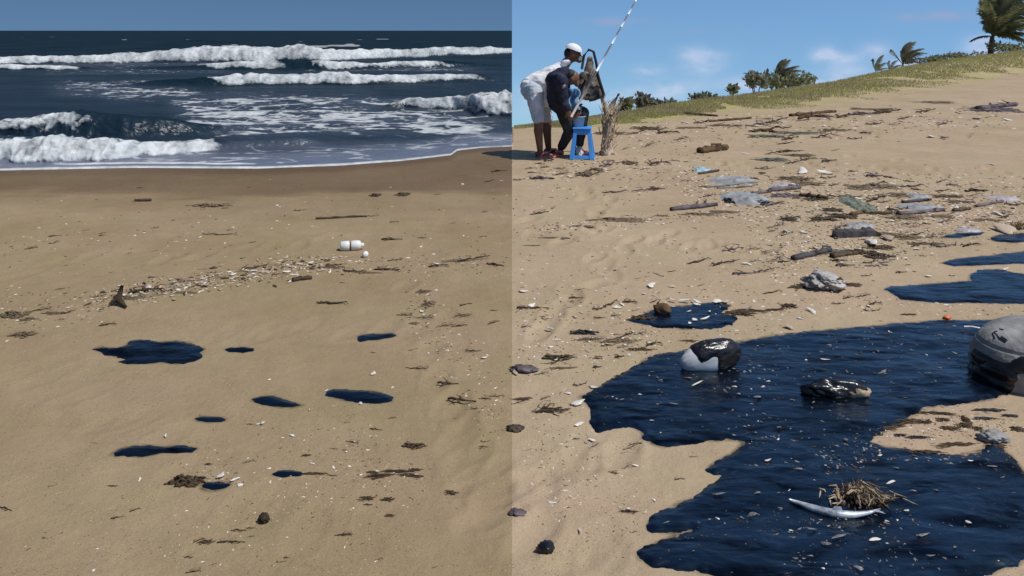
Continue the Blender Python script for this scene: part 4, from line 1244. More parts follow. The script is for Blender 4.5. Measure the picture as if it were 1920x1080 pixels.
put_weed(590, 888, 44, 8, 'weed', 'seaweed_tuft', 'thin brown weed trailing from a dark oil blot', 'seaweed')
o = bm_obj('tar_ball', lump_bm(21 * px_size(975), 18 * px_size(975), 15 * px_size(975), 481, .45, 4, 2.6), M['twig']); o.location = at(495, 974); tag(o, 'round dark brown ball of tar low on the sea side sand', 'tar ball')

# ------------------------------------------------------------------ people, stool, rod
def capsule(bm, p0, p1, r0, r1, seg=12):
    p0, p1 = Vector(p0), Vector(p1)
    t_ = bmesh.new()
    for p, r_ in ((p0, r0), (p1, r1)):
        bmesh.ops.create_uvsphere(t_, u_segments=seg, v_segments=8, radius=r_, matrix=Matrix.Translation(p))
    res = bmesh.ops.convex_hull(t_, input=t_.verts)
    bmesh.ops.delete(t_, geom=[g for g in res['geom_interior'] if isinstance(g, bmesh.types.BMVert)], context='VERTS')
    me = bpy.data.meshes.new('tmp'); t_.to_mesh(me); t_.free(); bm.from_mesh(me); bpy.data.meshes.remove(me)


def ball(bm, c, rx, ry, rz, rot=None):
    mt = Matrix.Translation(Vector(c)) @ (rot or Matrix.Identity(4)) @ Matrix.Diagonal((rx, ry, rz, 1))
    bmesh.ops.create_uvsphere(bm, u_segments=20, v_segments=14, radius=1, matrix=mt)


def skin_over(name, bm, mat, parent, voxel=.010, smooth=5, wrinkle=0.0, seed=0):
    """fuse the overlapping limb shapes into one continuous surface"""
    me = bpy.data.meshes.new(name); bm.to_mesh(me); bm.free()
    tmp = bpy.data.objects.new(name, me); COL.objects.link(tmp)
    md = tmp.modifiers.new('fuse', 'REMESH'); md.mode = 'VOXEL'; md.voxel_size = voxel; md.use_smooth_shade = True
    sm_ = tmp.modifiers.new('soft', 'SMOOTH'); sm_.factor = .5; sm_.iterations = smooth
    dg_ = bpy.context.evaluated_depsgraph_get()
    out = bpy.data.meshes.new_from_object(tmp.evaluated_get(dg_))
    bpy.data.objects.remove(tmp)
    out.name = name
    if wrinkle:
        P = np.zeros(len(out.vertices) * 3, np.float32); out.vertices.foreach_get('co', P); P = P.reshape(-1, 3)
        Nn = np.zeros(len(out.vertices) * 3, np.float32); out.vertices.foreach_get('normal', Nn); Nn = Nn.reshape(-1, 3)
        w_ = fbm(P[:, 0] * 11 + P[:, 1] * 5, P[:, 2] * 14 + P[:, 1] * 8, seed, 3) - .5
        P += Nn * (w_ * wrinkle * 2)[:, None]
        out.vertices.foreach_set('co', P.ravel())
    out.materials.clear(); out.materials.append(mat)
    out.polygons.foreach_set('use_smooth', np.ones(len(out.polygons), bool))
    o = bpy.data.objects.new(name, out); COL.objects.link(o); o.parent = parent
    return o


M['skin'] = simple('brown_skin', (0.13, 0.062, 0.036, 1), (0.19, 0.095, 0.058, 1), rough=.5, scale=5, bump=0)
M['shirt'] = simple('white_cotton', (0.72, 0.71, 0.72, 1), (0.80, 0.79, 0.80, 1), rough=.85, scale=5, bump=.1)
M['denim'] = simple('pale_denim', (0.40, 0.46, 0.53, 1), (0.62, 0.65, 0.69, 1), rough=.85, scale=7, bump=.1)
M['navy'] = simple('navy_cloth', (0.012, 0.014, 0.030, 1), (0.028, 0.030, 0.055, 1), rough=.8, scale=8, bump=.1)
M['trousers'] = simple('dark_trousers', (0.014, 0.018, 0.022, 1), (0.04, 0.045, 0.05, 1), rough=.85, scale=8, bump=.1)
M['sandal'] = simple('coral_rubber', (0.55, 0.10, 0.10, 1), (0.70, 0.22, 0.20, 1), rough=.5, scale=8, bump=0)
M['black'] = simple('black_cloth', (0.008, 0.008, 0.010, 1), (0.03, 0.03, 0.034, 1), rough=.7, scale=8, bump=.1)
M['blue_plastic'] = simple('blue_plastic', (0.06, 0.26, 0.70, 1), (0.09, 0.34, 0.80, 1), rough=.35, scale=4, bump=0, spec=.5)
M['hair'] = simple('black_hair', (0.01, 0.009, 0.008, 1), (0.025, 0.02, 0.018, 1), rough=.6, scale=9)
M['camo'] = simple('camo_cloth', (0.075, 0.060, 0.045, 1), (0.25, 0.21, 0.17, 1), rough=.85, scale=14, lo=.44, hi=.56, bump=.2)


def hand(bm, wrist, direc, curl=.6, side=1, scale=1.0):
    """palm, four bent fingers of unequal length, thumb off the side of the palm"""
    d = Vector(direc).normalized()
    s = d.cross(Vector((0, 1, 0.2))).normalized() * side
    n = s.cross(d).normalized()
    w = Vector(wrist)
    palm = w + d * .085 * scale
    for q in (-1, 0, 1):
        capsule(bm, w + s * .012 * q, palm + s * .026 * q * scale, .018, .014, 8)
    for k, L in enumerate((.062, .075, .070, .054)):
        a = palm + s * (-.033 + .022 * k) * scale
        b = a + (d * (1 - .35 * curl) + n * curl * .8).normalized() * L * .5 * scale
        c = b + (d * (1 - 1.3 * curl) + n * curl * 1.3).normalized() * L * .55 * scale
        capsule(bm, a, b, .0095, .009, 8); capsule(bm, b, c, .009, .0075, 8)
    a = w + d * .03 * scale - s * .022
    b = a + (d * .55 - s * .8 + n * .25).normalized() * .038 * scale
    c = b + (d * .9 - s * .1 + n * .5).normalized() * .032 * scale
    capsule(bm, a, b, .012, .010, 8); capsule(bm, b, c, .010, .008, 8)


def foot(bm, ankle, direc, L=.20):
    a = Vector(ankle); d = Vector(direc).normalized()
    g = gz(a.x, a.y)
    heel = Vector((a.x, a.y, g + .040)) - d * .035
    toe = Vector((a.x, a.y, g + .030)) + d * (L - .06)
    capsule(bm, a, heel, .036, .034, 10); capsule(bm, heel, toe, .036, .026, 10); capsule(bm, a, toe - d * .06, .030, .028, 10)


def sandal(name, ankle, direc, parent, L=.24, mat='sandal'):
    a = Vector(ankle); d = Vector(direc).normalized(); s = Vector((-d.y, d.x, 0)); g = gz(a.x, a.y)
    bm = bmesh.new()
    n = 10; top, bot = [], []
    for k in range(n):
        an = 2 * math.pi * k / n
        c = Vector((a.x, a.y, g)) + d * (L * .5 - .06) + d * math.cos(an) * L * .5 + s * math.sin(an) * .046
        top.append(bm.verts.new(c + Vector((0, 0, .020)))); bot.append(bm.verts.new(c))
    bm.faces.new(top); bm.faces.new(list(reversed(bot)))
    for k in range(n): bm.faces.new((bot[k], bot[(k + 1) % n], top[(k + 1) % n], top[k]))
    for sg in (-1, 1):
        c = Vector((a.x, a.y, g))
        tube(bm, [c + d * .10 + Vector((0, 0, .07)), c + d * .04 + s * sg * .035 + Vector((0, 0, .065)), c + s * sg * .045 + Vector((0, 0, .02))], [.011, .013, .010], 6)
    bmesh.ops.recalc_face_normals(bm, faces=bm.faces)
    return bm_obj(name, bm, M[mat], parent)


def person_white():
    root = empty('person')
    fwd = Vector((1, -.10, 0))
    body = bmesh.new()
    hipN, hipF = W(1001, 172, 10.08), W(1006, 172, 10.30)
    kneeN, kneeF = W(1010, 224, 10.02), W(1026, 224, 10.32)
    ankN, ankF = W(1013, 286, 10.06), W(1029, 284, 10.34)
    for h_, k_, a_ in ((hipN, kneeN, ankN), (hipF, kneeF, ankF)):
        capsule(body, h_, k_, .095, .062); capsule(body, k_, k_.lerp(a_, .35) + Vector((-.012, 0, 0)), .058, .060); capsule(body, k_.lerp(a_, .35) + Vector((-.012, 0, 0)), a_, .058, .036)
        foot(body, a_, fwd)
    pel, chest, neck = W(1001, 166, 10.19), W(1040, 146, 10.19), W(1059, 124, 10.19)
    capsule(body, pel, chest, .13, .14); capsule(body, chest, neck, .10, .058)
    headc = W(1074, 101, 10.17)
    capsule(body, neck, headc, .056, .06)
    rot = Matrix.Rotation(R(28), 4, 'Y')
    ball(body, headc, .098, .076, .118, rot)
    capsule(body, headc + Vector((.06, 0, -.065)), headc + Vector((.085, 0, -.085)), .042, .034)        # jaw and chin
    capsule(body, headc + Vector((.092, 0, -.005)), headc + Vector((.118, 0, -.030)), .011, .016)       # nose
    for sg in (-1, 1): ball(body, headc + Vector((-.005, sg * .077, -.015)), .018, .010, .030)          # ears
    shN, shF = W(1047, 138, 10.00), W(1047, 138, 10.38)
    elN, elF = W(1058, 178, 9.98), W(1064, 176, 10.36)
    wrN, wrF = W(1071, 204, 9.90), W(1082, 196, 10.22)
    for s_, e_, w_, q in ((shN, elN, wrN, 1), (shF, elF, wrF, -1)):
        capsule(body, s_, e_, .055, .042); capsule(body, e_, w_, .042, .028)
        hand(body, w_, (w_ - e_), .7, q)
    skin_over('body', body, M['skin'], root, .0085, 3)
    sh = bmesh.new()
    capsule(sh, pel + Vector((-.015, 0, .03)), chest, .155, .168); capsule(sh, chest, neck - Vector((.03, 0, 0)), .150, .075)
    ball(sh, W(1060, 117, 10.19), .075, .12, .060, Matrix.Rotation(R(-35), 4, 'Y'))                      # hood lying on the nape
    capsule(sh, W(1018, 165, 10.19), W(1040, 190, 10.14), .15, .10)                                     # loose shirt front hanging down
    capsule(sh, W(1030, 185, 10.12), W(1044, 202, 10.10), .11, .055)
    for s_, e_ in ((shN, elN), (shF, elF)): capsule(sh, s_, s_.lerp(e_, .75), .080, .070)
    skin_over('shirt', sh, M['shirt'], root, .010, 3, .022, 5)
    st_ = bmesh.new()
    capsule(st_, pel + Vector((-.02, -.02, -.02)), pel + Vector((.02, .02, -.06)), .150, .14)
    for h_, k_ in ((hipN, kneeN), (hipF, kneeF)): capsule(st_, h_, h_.lerp(k_, .93), .122, .088)
    skin_over('shorts', st_, M['denim'], root, .010, 3, .016, 6)
    sandal('sandal', ankN, fwd, root); sandal('sandal', ankF, fwd, root)
    # cap: domed crown and a peak
    cp = bmesh.new()
    bmesh.ops.create_uvsphere(cp, u_segments=22, v_segments=14, radius=1)
    bmesh.ops.delete(cp, geom=[v for v in cp.verts if v.co.z < -.08], context='VERTS')
    for v in cp.verts: v.co = Vector((v.co.x * .112, v.co.y * .092, v.co.z * .085))
    o = bm_obj('cap', cp, M['shirt'], root); o.location = headc + Vector((.008, 0, .050)); o.rotation_euler = (0, R(20), 0)
    pk = bmesh.new()
    rows = []
    for k in range(3):
        rows.append([pk.verts.new((.085 + .048 * k * math.cos(a) * 1.0 + .004, .080 * math.sin(a) * (1 - .05 * k), -.004 - .016 * k)) for a in [R(-70 + 20 * q) for q in range(8)]])
    for a, b in zip(rows, rows[1:]):
        for q in range(7): pk.faces.new((a[q], a[q + 1], b[q + 1], b[q]))
    bmesh.ops.solidify(pk, geom=pk.faces[:], thickness=.005)
    pko = bm_obj('peak', pk, M['shirt'], o)
    hb = bmesh.new(); ball(hb, headc + Vector((-.055, 0, .005)), .060, .074, .075)
    skin_over('hair', hb, M['hair'], root, .010, 2)
    gl = bmesh.new()
    for sg in (-1, 1): ball(gl, headc + Vector((.090, sg * .034, .012)), .012, .030, .022)
    tube(gl, [headc + Vector((.0, -.085, .006)), headc + Vector((.085, -.066, .014))], [.005, .006], 6)
    bm_obj('sunglasses', gl, M['black'], root)
    mk_ = bmesh.new(); ball(mk_, headc + Vector((.088, 0, -.060)), .036, .050, .036)
    bm_obj('face_mask', mk_, M['shirt'], root)
    return tag(root, 'person in white shirt and cap, pale denim shorts, bending over the fishing rod', 'person', 'people by the blue stool')


person_white()


def person_navy():
    root = empty('person')
    body = bmesh.new()
    pel, chest, neck = W(1049, 194, 9.98), W(1048, 152, 9.86), W(1060, 138, 9.86)
    headc = W(1072, 146, 9.86)
    hipA, kneeA, ankA = W(1056, 206, 9.98), W(1068, 246, 10.10), W(1050, 281, 10.20)
    hipB, kneeB, ankB = W(1062, 204, 10.12), W(1094, 212, 10.10), W(1086, 281, 10.22)
    fwd = Vector((1, -.2, 0)); fwdA = Vector((-.6, -.8, 0))
    for h_, k_, a_, f_ in ((hipA, kneeA, ankA, fwdA), (hipB, kneeB, ankB, fwd)):
        capsule(body, h_, k_, .080, .055); capsule(body, k_, a_, .054, .034); foot(body, a_, f_, .19)
    capsule(body, pel, chest, .12, .12); capsule(body, chest, neck, .10, .055); capsule(body, neck, headc, .055, .06)
    ball(body, headc, .086, .072, .100, Matrix.Rotation(R(60), 4, 'Y'))
    capsule(body, headc + Vector((.055, 0, -.055)), headc + Vector((.065, 0, -.085)), .036, .030)
    capsule(body, headc + Vector((.080, 0, -.025)), headc + Vector((.090, 0, -.050)), .010, .014)
    for sg in (-1, 1): ball(body, headc + Vector((.0, sg * .070, -.012)), .018, .010, .026)
    shN, shF = W(1050, 150, 9.72), W(1052, 150, 10.02)
    elN, elF = W(1056, 186, 9.74), W(1066, 184, 9.98)
    wrN, wrF = W(1064, 207, 9.72), W(1078, 204, 9.86)
    for s_, e_, w_, q in ((shN, elN, wrN, 1), (shF, elF, wrF, -1)):
        capsule(body, s_, e_, .050, .040); capsule(body, e_, w_, .040, .027); hand(body, w_, (w_ - e_) + Vector((.02, 0, -.02)), .6, q)
    skin_over('body', body, M['skin'], root, .0085, 3)
    jk = bmesh.new()
    capsule(jk, pel + Vector((-.01, 0, .02)), chest + Vector((-.02, 0, 0)), .150, .150); capsule(jk, chest + Vector((-.02, 0, 0)), neck + Vector((-.02, 0, .0)), .150, .085)
    for s_, e_, w_ in ((shN, elN, wrN), (shF, elF, wrF)):
        capsule(jk, s_, e_, .082, .070); capsule(jk, e_, e_.lerp(w_, .75), .068, .050)
    skin_over('jacket', jk, M['navy'], root, .010, 3, .022, 8)
    tr = bmesh.new()
    for h_, k_, a_ in ((hipA, kneeA, ankA), (hipB, kneeB, ankB)):
        capsule(tr, h_, k_, .105, .078); capsule(tr, k_, k_.lerp(a_, .82), .076, .056)
    skin_over('trousers', tr, M['trousers'], root, .011, 4, .008, 9)
    sandal('shoe', ankA, fwdA, root); sandal('shoe', ankB, fwd, root)
    hb = bmesh.new(); ball(hb, headc + Vector((-.020, 0, .035)), .080, .076, .075)
    skin_over('hair', hb, M['hair'], root, .010, 2)
    lg = bmesh.new(); c = W(1057, 162, 9.66)
    ball(lg, c, .020, .010, .030, Matrix.Rotation(R(30), 4, 'Y'))
    bm_obj('badge', lg, M['grey_film'], root)
    return tag(root, 'person in navy jacket and dark trousers crouching between white shirt and stool', 'person', 'people by the blue stool')


person_navy()


def stool():
    base = at(1092, 296)
    root = empty('plastic_stool', base); root.rotation_euler = (0, 0, R(-8))
    wb, wt, hh = .158, .105, .385

    def strip(name, segs, th=.012):
        bm = bmesh.new()
        for (p, q, w0, w1, nrm) in segs:
            p, q, nrm = Vector(p), Vector(q), Vector(nrm)
            s_ = (q - p).normalized().cross(nrm).normalized()
            a = [bm.verts.new(x) for x in (p - s_ * w0, p + s_ * w0, q + s_ * w1, q - s_ * w1)]
            b = [bm.verts.new(x.co + nrm * -th) for x in a]
            bm.faces.new(a); bm.faces.new(list(reversed(b)))
            for i in range(4): bm.faces.new((a[i], b[i], b[(i + 1) % 4], a[(i + 1) % 4]))
        bmesh.ops.recalc_face_normals(bm, faces=bm.faces)
        o = bm_obj(name, bm, M['blue_plastic'], root, smooth=False)
        bv = o.modifiers.new('soften', 'BEVEL'); bv.width = .004; bv.segments = 2
        return o
    for sx_ in (-1, 1):
        for sy_ in (-1, 1):
            p, q = (sx_ * (wb - .03), sy_ * wb, 0), (sx_ * (wt - .022), sy_ * wt, hh - .015)
            p2, q2 = (sx_ * wb, sy_ * (wb - .03), 0), (sx_ * wt, sy_ * (wt - .022), hh - .015)
            strip('leg', [(p, q, .030, .022, (0, sy_, .14)), (p2, q2, .030, .022, (sx_, 0, .14))])
    for (sx_, sy_) in ((0, -1), (0, 1), (-1, 0), (1, 0)):
        for name, z, hw in (('apron', hh - .045, .030), ('rail', .030, .022)):
            k = wb + (wt - wb) * z / hh
            if sx_ == 0: p, q = (-k + .01, sy_ * (k - .006), z), (k - .01, sy_ * (k - .006), z)
            else: p, q = (sx_ * (k - .006), -k + .01, z), (sx_ * (k - .006), k - .01, z)
            strip(name, [(p, q, hw, hw, (sx_, sy_, .14))], .008)
    bm = bmesh.new(); bmesh.ops.create_cube(bm, size=1)
    for v in bm.verts: v.co = Vector((v.co.x * (wt * 2 + .03), v.co.y * (wt * 2 + .03), v.co.z * .022 + hh))
    o = bm_obj('seat', bm, M['blue_plastic'], root, smooth=False)
    bv = o.modifiers.new('soften', 'BEVEL'); bv.width = .009; bv.segments = 3
    return tag(root, 'blue plastic stool with open arched sides beside the people', 'stool')


stool()
M['bucket'] = simple('cloudy_plastic', (0.22, 0.30, 0.36, 1), (0.34, 0.42, 0.46, 1), rough=.35, scale=4, bump=0)
bk = empty('bucket', at(1084, 296) + Vector((0, .03, .396)))
bm = bmesh.new()
n = 24
ri = []
for (r_, z_) in ((.070, 0), (.095, .125), (.101, .128), (.101, .138), (.092, .138), (.068, .010)):
    ri.append([bm.verts.new((r_ * math.cos(a), r_ * math.sin(a), z_)) for a in [i_ * 2 * math.pi / n for i_ in range(n)]])
for a, b in zip(ri, ri[1:]):
    for k in range(n): bm.faces.new((a[k], a[(k + 1) % n], b[(k + 1) % n], b[k]))
bm.faces.new(list(reversed(ri[0]))); bm.faces.new(ri[-1])
bmesh.ops.recalc_face_normals(bm, faces=bm.faces)
bm_obj('pail', bm, M['bucket'], bk)
bm = bmesh.new(); tube(bm, [(.10 * math.cos(a), -.03 * math.sin(a) - .02, .13 - .05 * math.sin(a)) for a in [math.pi * k / 10 for k in range(11)]], [.004] * 11, 6)
bm_obj('handle', bm, M['black'], bk)
tag(bk, 'cloudy grey blue bucket standing on the blue stool', 'bucket')

# pale blue cloth between the two people
bm = bmesh.new()
nx, ny = 12, 16
g_ = [[bm.verts.new(W(1066 + 20 * i_ / (nx - 1) + 3 * math.sin(j_ * .5), 166 + 40 * j_ / (ny - 1), 9.80 - .05 * math.sin(i_ * .9) - .03 * math.cos(j_ * .6))) for i_ in range(nx)] for j_ in range(ny)]
for j_ in range(ny - 1):
    for i_ in range(nx - 1): bm.faces.new((g_[j_][i_], g_[j_][i_ + 1], g_[j_ + 1][i_ + 1], g_[j_ + 1][i_]))
bmesh.ops.solidify(bm, geom=bm.faces[:], thickness=.01)
M['pale_blue'] = simple('pale_blue_cloth', (0.22, 0.42, 0.66, 1), (0.36, 0.56, 0.74, 1), rough=.8, scale=6, bump=.1)
o = bm_obj('towel', bm, M['pale_blue']); tag(o, 'pale blue towel hanging between the crouching person and the rucksack', 'towel')

# white plastic carrier bag under the stool
o = bm_obj('carrier_bag', lump_bm(.10, .09, .12, 491, .35, 4, 2.4), M['white_plastic']); o.location = at(1086, 293); tag(o, 'small white plastic bag on the sand under the blue stool', 'bag')

# fishing rod
root = empty('fishing_rod', W(1071, 219, 9.62))
A, B = Vector((0, 0, 0)), W(1290, -175, 9.75) - W(1071, 219, 9.62)
M['rod_white'] = simple('white_lacquer', (0.66, 0.72, 0.80, 1), (0.74, 0.79, 0.85, 1), rough=.3, scale=4, bump=0)
M['rod_grey'] = simple('grey_lacquer', (0.34, 0.31, 0.29, 1), (0.46, 0.42, 0.39, 1), rough=.4, scale=4, bump=0)
bm = bmesh.new(); tube(bm, [A, A.lerp(B, .215)], [.016, .015], 10); bm_obj('butt', bm, M['rod_grey'], root)
for f0, f1 in ((.215, .335), (.345, .415), (.425, .475), (.485, .535), (.545, .60), (.61, .68), (.69, .78), (.79, 1.0)):
    bm = bmesh.new(); tube(bm, [A.lerp(B, f0), A.lerp(B, f1)], [.015 - .009 * f0, .015 - .009 * f1], 10); bm_obj('section', bm, M['rod_white'], root)
    q = A.lerp(B, f1)
    bm = bmesh.new(); tube(bm, [q - B.normalized() * .012, q + B.normalized() * .04], [.013 - .009 * f1] * 2, 10); bm_obj('ring_band', bm, M['rod_grey'], root)
bm = bmesh.new(); c = A.lerp(B, .12) + Vector((.03, -.02, -.05)); tube(bm, [c + Vector((0, -.035, 0)), c + Vector((0, .035, 0))], [.026, .026], 14); bm_obj('reel', bm, M['black'], root)
tag(root, 'long white and grey fishing rod held upright at a slant', 'fishing rod')

# driftwood stump with the rucksack hung on it
root = empty('driftwood_stump', at(1137, 286))
b_ = at(1137, 286)
M['stump'] = simple('stump_wood', (0.27, 0.21, 0.15, 1), (0.48, 0.39, 0.29, 1), rough=.9, scale=9, bump=.6, bscale=22)
for name, pts, rads in (
        ('trunk', [(1137, 290), (1138, 262), (1141, 235), (1144, 212)], [.085, .07, .060, .05]),
        ('branch', [(1144, 214), (1150, 194), (1160, 176)], [.045, .032, .012]), ('branch', [(1142, 225), (1134, 200), (1126, 172), (1118, 140)], [.045, .032, .025, .014]),
        ('branch', [(1145, 222), (1156, 206), (1166, 190), (1168, 182)], [.036, .026, .016, .008]), ('branch', [(1139, 250), (1132, 236), (1128, 214)], [.03, .022, .010]),
        ('root', [(1136, 284), (1122, 290), (1114, 292)], [.05, .03, .012]), ('root', [(1140, 284), (1150, 289), (1156, 290)], [.04, .026, .012])):
    bm = bmesh.new(); r = random.Random(len(name) + len(pts))
    tube(bm, [W(u, v, 10.35 + r.uniform(-.05, .05)) - b_ for u, v in pts], rads, 9)
    for v in bm.verts: v.co += Vector((r.gauss(0, .006), r.gauss(0, .006), r.gauss(0, .006)))
    bm_obj(name, bm, M['stump'], root)
bm = bmesh.new(); r = random.Random(77)
for _ in range(70):
    a = W(r.uniform(1126, 1156), r.uniform(200, 280), 10.25 + r.uniform(-.08, .15)) - b_
    tube(bm, [a, a + Vector((r.gauss(.02, .03), r.gauss(0, .02), r.uniform(.04, .12))), a + Vector((r.gauss(.05, .05), r.gauss(0, .03), r.uniform(.10, .22)))], [.006, .005, .002], 4)
o = bm_obj('dry_fibre', bm, M['straw'], root)
tag(root, 'pale splintered driftwood stump standing beside the stool', 'driftwood')
root = empty('rucksack', W(1106, 190, 10.15)); b_ = W(1106, 190, 10.15)
bd = bmesh.new()
capsule(bd, W(1104, 172, 10.15) - b_, W(1106, 112, 10.16) - b_, .120, .050); capsule(bd, W(1092, 176, 10.08) - b_, W(1093, 142, 10.1) - b_, .07, .06); capsule(bd, W(1118, 176, 10.08) - b_, W(1120, 152, 10.12) - b_, .06, .05)
skin_over('sack', bd, M['camo'], root, .012, 3, .02, 12)
for pts, w in (([(1091, 130), (1095, 104), (1104, 93), (1113, 97), (1118, 118), (1121, 140)], .017), ([(1118, 132), (1125, 155), (1132, 177), (1128, 186)], .020), ([(1098, 150), (1090, 168), (1084, 186)], .016), ([(1104, 186), (1114, 184), (1124, 180)], .035)):
    bm = bmesh.new(); tube(bm, [W(u, v, 10.02) - b_ for u, v in pts], [w] * len(pts), 8); bm_obj('strap', bm, M['black'], root)
tag(root, 'camouflage rucksack with black straps hung on the driftwood stump', 'rucksack')
o = bm_obj('pale_stone', lump_bm(.10, .08, .09, 495, .25, 3, 2), M['twig_pale']); o.location = at(1133, 291); tag(o, 'pale stone block at the foot of the driftwood stump', 'stone')

# ------------------------------------------------------------------ small debris, one by one
SEA_BITS = 'dark twig scrap scattered over the sea side sand'
for (u, v, w, t_) in [(263, 352, 14, 1), (698, 404, 20, 1), (738, 416, 16, 1), (820, 365, 12, 1), (100, 455, 20, 3), (58, 466, 25, 3), (103, 442, 26, 3), (160, 432, 14, 1), (192, 436, 14, 4), (192, 441, 14, 2), (165, 458, 10, 2),
                          (290, 427, 16, 1), (473, 455, 14, 2), (475, 501, 44, 5), (287, 522, 20, 2), (270, 551, 62, 5), (181, 557, 26, 1), (70, 585, 45, 4), (126, 588, 26, 7), (112, 542, 18, 4), (523, 514, 28, 2), (630, 496, 40, 3), (665, 507, 46, -1), (722, 507, 45, -2),
                          (740, 489, 30, 1), (620, 568, 52, -3), (642, 529, 12, 0), (820, 502, 34, 2), (888, 490, 60, 4), (930, 496, 34, -2), (758, 591, 28, -2), (792, 596, 34, -3), (872, 574, 20, 4), (925, 607, 22, 5), (835, 611, 30, 1), (860, 612, 30, 2), (200, 613, 30, 3), (190, 583, 12, 1),
                          (20, 720, 12, 3), (275, 760, 12, 1), (220, 969, 26, 6), (252, 957, 20, 6), (470, 985, 18, 2), (465, 869, 22, 3), (660, 830, 22, -6), (705, 805, 24, -1), (625, 842, 14, -3), (575, 853, 16, 2), (642, 1001, 30, 2), (710, 1048, 14, 2), (815, 1064, 12, 1),
                          (526, 1051, 18, 2), (538, 1044, 14, 1), (840, 720, 40, 0), (780, 692, 38, -4), (866, 751, 54, -4), (930, 744, 28, -4), (908, 747, 24, -2), (895, 764, 26, -1), (908, 825, 16, 0), (907, 836, 18, 1), (888, 658, 32, -1), (735, 783, 14, 1), (650, 795, 10, 2), (600, 806, 10, 2),
                          (97, 911, 16, 4), (14, 952, 26, -4), (52, 1028, 12, 5), (85, 1006, 12, -2), (176, 831, 10, -3), (470, 796, 16, 1), (622, 891, 18, -3), (680, 1018, 10, 1), (575, 1058, 12, -4), (925, 583, 14, 1), (690, 945, 18, 2), (445, 1012, 34, 2), (420, 1016, 28, 0), (372, 1012, 20, 8),
                          (384, 1016, 24, 4), (355, 1041, 22, 2), (362, 1071, 28, 1), (398, 1058, 14, 3), (448, 988, 30, 4), (470, 1003, 14, 1), (700, 660, 12, 0), (840, 660, 14, 1), (770, 655, 12, 2), (935, 320, 30, 4), (915, 340, 18, 3), (240, 475, 12, 2), (208, 510, 10, 2), (290, 470, 12, 2), (350, 476, 10, 1),
                          (430, 432, 10, 1), (455, 485, 10, 3), (560, 395, 20, 1), (910, 396, 14, 3), (848, 418, 10, 1), (792, 445, 18, 1), (735, 450, 40, 1), (905, 445, 16, 0)]:
    put_twig(u, v, w, t_, 'twig', 'twig', SEA_BITS, 'twig', 'twigs on the sea side sand', thick=rng.uniform(.9, 1.4))
for (u, v, w, h) in [(745, 884, 70, 12), (715, 892, 50, 14), (770, 892, 44, 12), (690, 935, 32, 13), (726, 938, 22, 11), (733, 966, 18, 8), (575, 853, 20, 7), (385, 1013, 32, 12), (645, 1001, 30, 6), (700, 885, 24, 8), (780, 880, 26, 8), (350, 550, 50, 8), (100, 590, 40, 10), (870, 592, 30, 10), (805, 570, 26, 18), (795, 548, 26, 10),
                     (55, 600, 36, 10), (845, 925, 28, 14), (775, 606, 20, 6), (240, 560, 50, 12), (620, 500, 40, 7), (690, 510, 46, 6), (850, 490, 46, 7), (210, 912, 20, 5), (390, 870, 14, 4)]:
    put_weed(u, v, w, h, 'weed' if v > 700 else 'weed_tan', 'seaweed_tuft', 'scrap of flattened brown weed on the sea side sand' if v > 700 else 'scrap of tan weed near the shell band', 'seaweed', 'weed scraps on the sea side sand', tall=.5)
for (u, v, w) in [(819, 496, 9), (790, 584, 10), (548, 819, 9), (492, 796, 15), (484, 797, 8), (586, 869, 8), (625, 877, 7), (649, 848, 8), (175, 1069, 8), (262, 901, 9), (310, 819, 8), (676, 757, 10), (700, 702, 12), (612, 733, 6), (414, 893, 16), (440, 900, 14), (450, 910, 12), (182, 1027, 6), (530, 823, 7), (690, 845, 7), (655, 875, 6), (505, 879, 7), (908, 672, 12),
                  (580, 770, 7), (736, 727, 6), (505, 713, 6), (375, 445, 6), (940, 340, 6), (640, 452 + 30, 8)]:
    put_chip(u, v, w, 'shell', 'shell_fragment', 'tiny white shell fragment on the open sea side sand', 'shell', 'loose shells on the sea side sand')
# the shell band across the sea side sand
for _ in range(230):
    k = rng.random()
    u = 200 + 420 * k + rng.gauss(0, 20)
    v = 552 - 58 * k + rng.gauss(0, 11) + (6 if k < .4 else 0)
    if v > 590 or v < 470: continue
    put_chip(u, v, rng.uniform(4, 12), rng.choice(('shell', 'shell_tan', 'shell_tan', 'stone')), 'shell_fragment', 'broken shell in the pale shell band across the sea side sand', 'shell', 'shells of the shell band')
for (u, v, w, t_) in [(330, 539, 52, 3), (305, 546, 40, 5), (355, 528, 44, 3), (280, 558, 48, 6), (420, 520, 36, 2), (455, 508, 30, 3), (500, 500, 34, 2), (385, 505, 30, 1), (410, 440, 60, -2), (865, 485, 30, 2)]:
    put_twig(u, v, w, t_, 'twig_pale', 'reed', 'pale reed stalk lying in the shell band', 'reed', 'reeds in the shell band', thick=.9)

